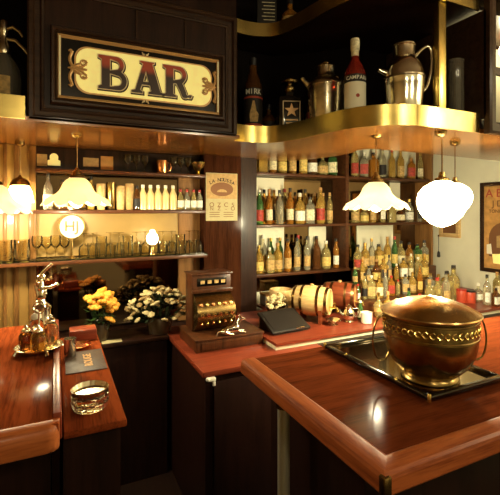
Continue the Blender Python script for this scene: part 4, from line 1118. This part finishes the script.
tag(o, 'small silver reclining dog figurine on the cash register\'s base', 'figurine')
# ------------------------------------------------------------------ MENU FOLDER, BARRELS, COUNTER BITS
p = on_z(288, 331, cz)
t = thing('menu_folder', 'open black leather menu folder propped sloping beside the register', 'menu', (p.x, p.y + .05, cz), R(4))
Mx = Matrix.Rotation(R(24), 4, 'X')
part('cover', MB().box((-.135, -.10, -.010), (.135, .10, .006), .004, Matrix.Translation((0, 0, .052)) @ Mx), 'black_leather', t)
part('page', MB().box((-.115, -.085, .0065), (.115, .085, .008), 0, Matrix.Translation((0, 0, .052)) @ Mx), 'black_matte', t)
part('prop', MB().prism([(-.09, .0005), (.09, .0005), (.09, .075), (-.07, .006)], -.12, .12, 'x'), 'black_leather', t)
part('clip', MB().box((.03, -.097, .0065), (.09, -.088, .010), .001, Matrix.Translation((0, 0, .052)) @ Mx), 'silver', t)
def barrel(px, py, z, L, r, rz, wm, label, hoop):
    p = on_z(px, py, z)
    t = thing('barrel', label, 'barrel', (p.x, p.y, z), rz, 'small spirit barrels')
    # axis along local -y (front head faces -y)
    zc = r + .035
    Mb = Matrix.Translation((0, 0, zc)) @ Matrix.Rotation(PI / 2, 4, 'X')
    def rr(q): return r * (1 - .16 * (2 * q - 1) ** 2)
    pr = [(rr(0) - .012, -L / 2 + .008), (rr(0) - .006, -L / 2)] + [(rr(i / 12), -L / 2 + L * i / 12) for i in range(13)] + [(rr(1) - .006, L / 2), (rr(1) - .012, L / 2 - .008)]
    part('staves', MB().lathe(pr, 40, M4=Mb, close=False), wm, t)
    part('head', MB().lathe([(0, L / 2 - .008), (rr(1) - .011, L / 2 - .008), (rr(1) - .011, L / 2 - .014), (0, L / 2 - .014)], 36, M4=Mb), 'oak_head', t)
    part('head', MB().lathe([(0, -L / 2 + .008), (rr(1) - .011, -L / 2 + .008), (rr(1) - .011, -L / 2 + .014), (0, -L / 2 + .014)], 36, M4=Mb), 'oak_head', t)
    for q in (.06, .28, .72, .94):
        a = rr(q); part('hoop', MB().lathe([(rr(q - .035) + .0005, -L / 2 + L * (q - .035)), (rr(q - .035) + .0025, -L / 2 + L * (q - .035)), (rr(q + .035) + .0025, -L / 2 + L * (q + .035)), (rr(q + .035) + .0005, -L / 2 + L * (q + .035))], 40, M4=Mb, close=False), hoop, t)
    tapm = MB().tube([(0, -L / 2 + .004, zc - .035), (0, -L / 2 - .045, zc - .035), (0, -L / 2 - .05, zc - .06)], .007, 8)
    tapm.tube([(0, -L / 2 - .03, zc - .03), (0, -L / 2 - .03, zc - .008)], .004, 6); tapm.box((-.016, -L / 2 - .034, zc - .010), (.016, -L / 2 - .026, zc - .002), .002)
    part('tap', tapm, 'brass', t)
    part('bung', MB().lathe([(.014, zc + r - .002), (.012, zc + r + .010), (0, zc + r + .011)], 14), 'cap_cork', t)
    for y in (-L * .3, L * .3):
        sh_ = [(-r * .85, .0005), (r * .85, .0005), (r * .8, .055)] + arc(0, zc, r * .945, -28, -152, 10) + [(-r * .8, .055)]
        part('cradle', MB().prism(sh_, y - .010, y + .010, 'v'), 'oak_red', t)
    return t
barrel(312, 320.5, cz, .24, .098, R(40), 'oak_light', 'pale oak spirit barrel with tap, lying behind the black menu folder', 'brass_old')
barrel(340, 313.5, cz, .22, .094, R(40), 'oak_red', 'dark red-stained spirit barrel behind and right of the pale one', 'brass_dark')
# pale round tub and flower mound left of the barrels
p = on_z(281, 309.5, cz); 
single('ceramic_tub', MB().lathe([(0, .004), (.07, 0), (.078, .006), (.086, .10), (.084, .14), (.08, .15), (.076, .145), (.072, .02), (0, .02)], 32), 'oak_light', 'pale wooden tub behind the mound of white blossoms', 'tub', p)
def bouquet_balls(t, pts, r, m, name='blossom', mats=None):
    base = {}
    for i, p_ in enumerate(pts):
        mm = mats[i % len(mats)] if mats else m
        if mm not in base:
            mb = MB()
            # a rosette of overlapping petals
            for ring, (n_, rad, tilt) in enumerate(((1, 0, 0), (5, .45, .5), (7, .85, .95))):
                for j in range(n_):
                    a = 2 * PI * j / n_ + ring * .4
                    mb.ball((rad * r * math.cos(a), rad * r * math.sin(a), (.35 - tilt * .35) * r), r * .52, 7, (1, 1, .8))
            base[mm] = mb.mesh(name, mm)
        o = link(name, base[mm], t, p_, (rnd.uniform(-.7, .7), rnd.uniform(-.7, .7), rnd.uniform(0, 6)))
        s_ = rnd.uniform(.8, 1.2); o.scale = (s_, s_, s_)
p = on_z(277, 319, cz)
t = thing('flower_bowl', 'low bowl heaped with small white blossoms behind the menu folder', 'flowers', p)
part('bowl', MB().lathe([(0, .003), (.045, 0), (.05, .004), (.075, .085), (.072, .086), (.04, .06), (0, .06)], 28), 'vase_dark', t)
pts = []
for i in range(52):
    a, q = rnd.uniform(0, 2 * PI), math.sqrt(rnd.random()); pts.append((.092 * q * math.cos(a), .062 * q * math.sin(a), .085 + .075 * (1 - q * q) + rnd.uniform(0, .008)))
bouquet_balls(t, pts, .014, 'blossom_cream')
# silver cream jug and trinkets before the barrels
p = on_z(349, 322, cz)
t = thing('coffee_pot', 'small silver pot with curved handle in front of the dark barrel', 'pot', p, R(-30))
part('body', MB().lathe([(0, .003), (.026, 0), (.028, .004), (.020, .012), (.036, .03), (.040, .05), (.034, .072), (.024, .086), (.026, .092), (.022, .092), (0, .088)], 28), 'silver', t)
part('lid', MB().lathe([(.024, .0925), (.014, .106), (.005, .110), (.006, .118), (0, .121)], 20), 'silver', t)
part('spout', MB().tube([(-.036, 0, .04), (-.056, 0, .06), (-.064, 0, .085)], [.010, .007, .005], 10), 'silver', t)
part('handle', MB().tube([(.026, 0, .088), (.055, 0, .09), (.068, 0, .068), (.058, 0, .042), (.038, 0, .035)], .004, 8), 'silver_old', t)
p = on_z(333, 325, cz)
single('silver_dish', MB().lathe([(0, .003), (.028, 0), (.030, .003), (.012, .010), (.030, .022), (.05, .034), (.048, .036), (.028, .026), (0, .016)], 28), 'silver', 'small footed silver dish in front of the pale barrel', 'dish', p)
p = on_z(366.5, 323, cz)
t = thing('candle_glass', 'cream candle glass standing right of the silver pot', 'candle holder', p)
part('holder', MB().lathe([(0, .003), (.03, 0), (.034, .004), (.036, .07), (.034, .07), (.031, .01), (0, .01)], 24), 'white_glaze', t)
part('candle', MB().lathe([(0, .0105), (.028, .0105), (.028, .05), (0, .052)], 20), 'label_cream', t)
p = on_z(264, 300, cz); 
# dark boxes under the bottom shelf
for k, (px, w_, h_, m_, lb_) in enumerate(((272, .16, .07, 'label_white', 'white carton under the bottom bottle shelf, left end'), (300, .14, .06, 'label_cream', 'cream carton under the bottom bottle shelf, beside the white one'))):
    q = on_v(px, 280, 2.79)
    t = thing('carton', lb_, 'box', (q.x, 2.79, cz), 0, 'cartons under the shelf')
    part('body', MB().box((-w_ / 2, -.05, .001), (w_ / 2, .05, h_), .002), m_, t)
    part('lid', MB().box((-w_ / 2 - .002, -.052, h_ + .0005), (w_ / 2 + .002, .052, h_ + .018), .002), 'label_tan', t)
# ------------------------------------------------------------------ FLOWERS ON THE LOW COUNTER
p = on_z(98, 333, .84)
t = thing('rose_bouquet', 'yellow-orange roses with green leaves in a dark vase, left of the pale bouquet', 'flowers', (p.x, 2.53, .84))
part('vase', MB().lathe([(0, .003), (.035, 0), (.04, .004), (.048, .06), (.036, .10), (.042, .115), (.039, .115), (.033, .10), (.04, .05), (0, .012)], 24), 'vase_dark', t)
rp = [(-.055, -.04, .25), (-.02, -.05, .27), (.02, -.045, .265), (-.035, -.06, .215), (.04, -.05, .235), (.01, -.07, .225), (.06, -.05, .20), (.045, -.06, .13), (.0, .0, .28), (-.06, .02, .25), (.05, .02, .25)]
bouquet_balls(t, rp, .031, 'rose_yellow', 'rose')
mb = MB()
for i in range(120):
    a = rnd.uniform(0, 2 * PI); q = rnd.uniform(.03, .075); z = rnd.uniform(.10, .25)
    c = Vector((q * math.cos(a), q * math.sin(a) * .8, z)); d = Vector((math.cos(a + rnd.uniform(-1, 1)), math.sin(a + rnd.uniform(-1, 1)), rnd.uniform(-.5, .7))).normalized(); s_ = d.cross(Vector((0, 0, 1))).normalized()
    l_ = rnd.uniform(.025, .045); mb.add([c, c + d * l_ * .5 + s_ * l_ * .28, c + d * l_, c + d * l_ * .5 - s_ * l_ * .28], [(0, 1, 2, 3)])
o = part('leaves', mb, 'leaf', t); o['kind'] = 'stuff'
mb = MB()
for p_ in rp: mb.tube([(p_[0] * .25, p_[1] * .25, .06), (p_[0] * .8, p_[1] * .8, p_[2] * .6), (p_[0], p_[1], p_[2] - .01)], .003, 5)
part('stems', mb, 'leaf_dark', t)
p = on_z(158, 331, .84)
t = thing('mixed_bouquet', 'wide bouquet of small cream blossoms on the low counter beside the register', 'flowers', (p.x, 2.54, .84))
part('vase', MB().lathe([(0, .003), (.06, 0), (.066, .004), (.08, .07), (.07, .10), (.074, .108), (.07, .108), (.066, .1), (.07, .03), (0, .012)], 28), 'vase_dark', t)
pts = []
for i in range(95):
    a = rnd.uniform(PI * .98, PI * 2.02) if rnd.random() < .75 else rnd.uniform(0, PI); q = rnd.random() ** .5; e = rnd.uniform(0, 1)
    ph = rnd.uniform(-.15, 1.5)
    pts.append((.20 * math.cos(a) * math.cos(ph) * (.7 + .3 * q), .075 * math.sin(a) * math.cos(ph), .115 + .165 * math.sin(ph) * (.75 + .25 * q)))
bouquet_balls(t, pts, .0165, None, 'blossom', ['blossom_cream', 'blossom_pale', 'blossom_cream'])
mb = MB()
for i in range(260):
    a = rnd.uniform(0, 2 * PI); ph = rnd.uniform(-.2, 1.4); q = rnd.uniform(.4, .95)
    c = Vector((.19 * math.cos(a) * math.cos(ph) * q, .075 * math.sin(a) * math.cos(ph) * q, .11 + .15 * math.sin(ph) * q))
    d = Vector((math.cos(a), math.sin(a) * .5, rnd.uniform(-.3, 1))).normalized(); s_ = d.cross(Vector((rnd.uniform(-1, 1), .3, 1))).normalized(); l_ = rnd.uniform(.03, .06)
    mb.add([c, c + d * l_ * .5 + s_ * l_ * .2, c + d * l_, c + d * l_ * .5 - s_ * l_ * .2], [(0, 1, 2, 3)])
o = part('leaves', mb, 'leaf_dark', t); o['kind'] = 'stuff'
mb = MB()
for p_ in pts[::3]: mb.tube([(p_[0] * .2, p_[1] * .2, .05), (p_[0] * .7, p_[1] * .7, max(.09, p_[2] * .7)), p_], .002, 4)
part('stems', mb, 'leaf_dark', t)
p = on_z(109, 335, .84)
single('paper_sheet', MB().box((-.055, -.03, 0), (.055, .03, .002)), 'paper', 'pale paper lying before the yellow roses', 'paper', (p.x, 2.482, .8405))
# ------------------------------------------------------------------ LEFT COUNTER: CRUET STAND, SIPHON
p = on_z(39, 352, ZB)
t = thing('cruet_stand', 'silver footed cruet stand with rim on the left counter', 'cruet stand', (p.x, p.y, ZB + .0), R(-25))
part('plate', MB().lathe([(0, .016), (.07, .016), (.080, .019), (.084, .026), (.081, .027), (.072, .0195), (0, .0195)], 40), 'silver', t)
for k in range(4):
    a = PI / 4 + k * PI / 2
    part('foot', MB().tube([(.066 * math.cos(a), .066 * math.sin(a), .019), (.080 * math.cos(a), .080 * math.sin(a), .016), (.086 * math.cos(a), .086 * math.sin(a), .0062)], [.005, .006, .007], 8), 'silver', t)
part('pole', MB().tube([(0, 0, .0195), (0, 0, .15)], .004, 8), 'silver', t)
part('ring_handle', MB().tube([(.022 * math.cos(a), 0, .17 + .022 * math.sin(a)) for a in [2 * PI * k / 20 for k in range(21)]], .0035, 8, False), 'silver', t)
base = Vector((p.x, p.y, ZB + .020))
def cj(dx, dy, r, h, gm, lid, label):
    d = Matrix.Rotation(R(-25), 4, 'Z') @ Vector((dx * .82, dy * .82, 0))
    c = thing('condiment_jar', label, 'jar', base + d)
    part('body', MB().lathe([(0, .003), (r * .9, 0), (r, .004), (r, h * .68), (r * .8, h * .8), (r * .62, h * .84), (r * .62, h * .88), (0, h * .88)], 24), gm, c)
    part('lid', MB().lathe([(r * .7, h * .8805), (r * .72, h * .92), (r * .62, h), (r * .3, h * 1.06), (0, h * 1.08)], 24), lid, c)
    part('knob', MB().ball((0, 0, h * 1.1), .008, 10), lid, c)
    return c
cj(-.042, -.030, .026, .075, 'jar_brown', 'silver', 'dark jar with silver lid, front left in the cruet stand')
cj(.020, -.045, .028, .078, 'jar_amber', 'silver', 'amber jar with silver lid, front right in the cruet stand')
cj(-.030, .035, .027, .115, 'glass_crystal', 'white_glaze', 'clear jar with white lid, back left in the cruet stand')
cj(.040, .028, .027, .10, 'jar_straw', 'silver', 'pale yellow jar, back right in the cruet stand')
p = at(41.5, 318, 1.80); p.z = ZB + .0006
t = thing('bar_corkscrew', 'tall ornate silver lever corkscrew on a cylinder body, behind the cruet stand', 'corkscrew', p, R(-25)); t.scale = (1.0, 1.0, 1.06)
part('base', MB().lathe([(.046, 0), (.046, .006), (.040, .012), (.037, .016), (.037, .10), (.040, .103), (.040, .108), (.032, .118), (.020, .126), (.016, .14), (.020, .148), (.014, .156), (0, .157)], 28), 'silver', t)
part('stem', MB().lathe([(.013, .1575), (.010, .175), (.016, .183), (.012, .19), (.010, .215), (.018, .222), (.018, .236), (.010, .242), (0, .243)], 20), 'silver', t)
part('lever', MB().tube([(-.010, 0, .232), (.018, 0, .262), (.046, 0, .285)], [.008, .006, .007], 10), 'silver', t)
part('lever', MB().tube([(.012, 0, .185), (.045, 0, .190), (.072, 0, .203)], [.007, .006, .008], 10), 'silver', t)
part('clamp_arm', MB().tube([(-.014, 0, .225), (-.026, 0, .20), (-.022, 0, .17), (-.014, 0, .15)], .006, 8), 'silver_old', t)
mb = MB()
for k in range(6): mb.ball((.016 * math.cos(k), .016 * math.sin(k), .163 + .012 * k), .009, 8)
part('ornament', mb, 'silver_old', t)
# ------------------------------------------------------------------ LEDGE ITEMS
gx_ = (gu0 + gu1) / 2
a_ = on_z(86, 361, lz)
t = thing('leather_mat', 'dark leather bar mat with gold stamped word on the side ledge', 'mat', (gx_ + .004, a_.y, lz))
part('sheet', MB().box((-.072, -.12, .0005), (.072, .12, .004), .001), 'brown_leather', t)
o = link('stamp', text_mesh('ROUGE', .042, 'sign_gold', bold=.0005), t, (.012, 0, .0046), (-PI / 2, 0, PI / 2))
p = on_z(81, 341, lz)
single('copper_dish', MB().lathe([(0, .003), (.040, 0), (.046, .004), (.05, .016), (.048, .017), (.043, .007), (0, .006)], 32), 'copper', 'round copper dish at the ledge\'s far end', 'dish', (gx_ - .01, 1.925, lz + .0005))
p = on_z(74, 333, lz)
single('steel_cup', MB().lathe([(0, .003), (.02, 0), (.022, .003), (.024, .075), (.022, .075), (.02, .008), (0, .008)], 24), 'silver', 'small steel measuring cup between the ledge\'s rail and copper dish', 'cup', (gu0 + .036, 1.83, lz + .0005))
ap = on_z(81, 409, lz)
for i in range(3):
    z = lz + .0005 + i * .0185
    fl = lambda a, k, r, z: (r * (1 + .02 * math.cos(16 * a)), z)
    o = single('glass_ashtray', MB().lathe([(0, .002), (.046, 0), (.050, .004), (.0545, .022), (.051, .024), (.046, .0185 if i < 2 else .010), (0, .0178 if i < 2 else .009)], 64, flute=fl), 'glass_crystal' if i != 2 else 'silver_old',
           ['bottom glass ashtray of the stack on the side ledge', 'middle glass ashtray of the stack on the side ledge', 'shining metal ashtray on top of the ledge\'s stack'][i], 'ashtray', (.098, ap.y, z), i * .2, 'stacked ashtrays')
# ------------------------------------------------------------------ pieces that belong to a part
SUB = {'cash_register': [('key', 'key_bank'), ('price_flag', 'display_window'), ('moulding', 'back_case')],
       'liquor_bottle': [('lettering', 'label_band'), ('emblem', 'label'), ('star', 'label_border'), ('label_line', 'label_border'), ('printed_figure', 'label'), ('label_stripe', 'label')],
       'framed_poster': [('lettering', 'print'), ('printed_', 'print')],
       'poster': [('lettering', 'sheet'), ('text_line', 'sheet'), ('portrait_oval', 'picture'), ('portrait_figure', 'picture')],
       'tap_badge': [('lettering', 'disc')], 'leather_mat': [('stamp', 'sheet')], 'menu_card': [('text_line', 'sheet')],
       'menu_folder': [('clip', 'cover'), ('page', 'cover')], 'wall_cabinet': [('glazing_bar', 'door_panel')],
       'pendant_lamp': [('socket', 'gallery')], 'cruet_stand': [('foot', 'plate'), ('ring_handle', 'pole')], 'punch_bowl': [('chased_band', 'body'), ('handle_boss', 'body')],
       'barrel': [('hoop', 'staves'), ('bung', 'staves'), ('tap', 'head')], 'back_counter': [('latch', 'door_panel')], 'tray': [('pin', 'rim_bar')],
       'cocktail_shaker': [('knob', 'lid'), ('band', 'body')], 'bar_sign': [('letter_outline', 'backing'), ('letter_shadow', 'backing'), ('letter', 'backing')]}
def stem_(o): return o.name.split('.')[0]
bpy.context.view_layer.update()
for root in [o for o in COL.objects if o.parent is None]:
    for a, b in SUB.get(stem_(root), []):
        host = [c for c in root.children if stem_(c) == b]
        if not host: continue
        for c in list(root.children):
            if stem_(c) == a or (a.endswith('_') and stem_(c).startswith(a)):
                h = min(host, key=lambda k: (sum((Vector(v) for v in k.bound_box), Vector()) / 8 + k.location - c.location).length)
                mb_ = h.matrix_basis.inverted() @ c.matrix_basis
                c.parent = h; c.matrix_basis = mb_
# ------------------------------------------------------------------ WORLD AND VIEW
w = bpy.data.worlds.new('room_air'); SC.world = w; w.use_nodes = True
w.node_tree.nodes['Background'].inputs[0].default_value = (.02, .012, .006, 1)
w.node_tree.nodes['Background'].inputs[1].default_value = .3
SC.view_settings.view_transform = 'Standard'; SC.view_settings.look = 'None'
SC.view_settings.gamma = 1; SC.view_settings.use_curve_mapping = False
SC.view_settings.exposure = 0.35
SC.cycles.use_denoising = True
SC.cycles.max_bounces = 10; SC.cycles.transmission_bounces = 8; SC.cycles.glossy_bounces = 5; SC.cycles.diffuse_bounces = 3
SC.cycles.transparent_max_bounces = 24
SC.cycles.sample_clamp_indirect = 6; SC.cycles.caustics_reflective = False; SC.cycles.caustics_refractive = False
SC.cycles.blur_glossy = 1.0
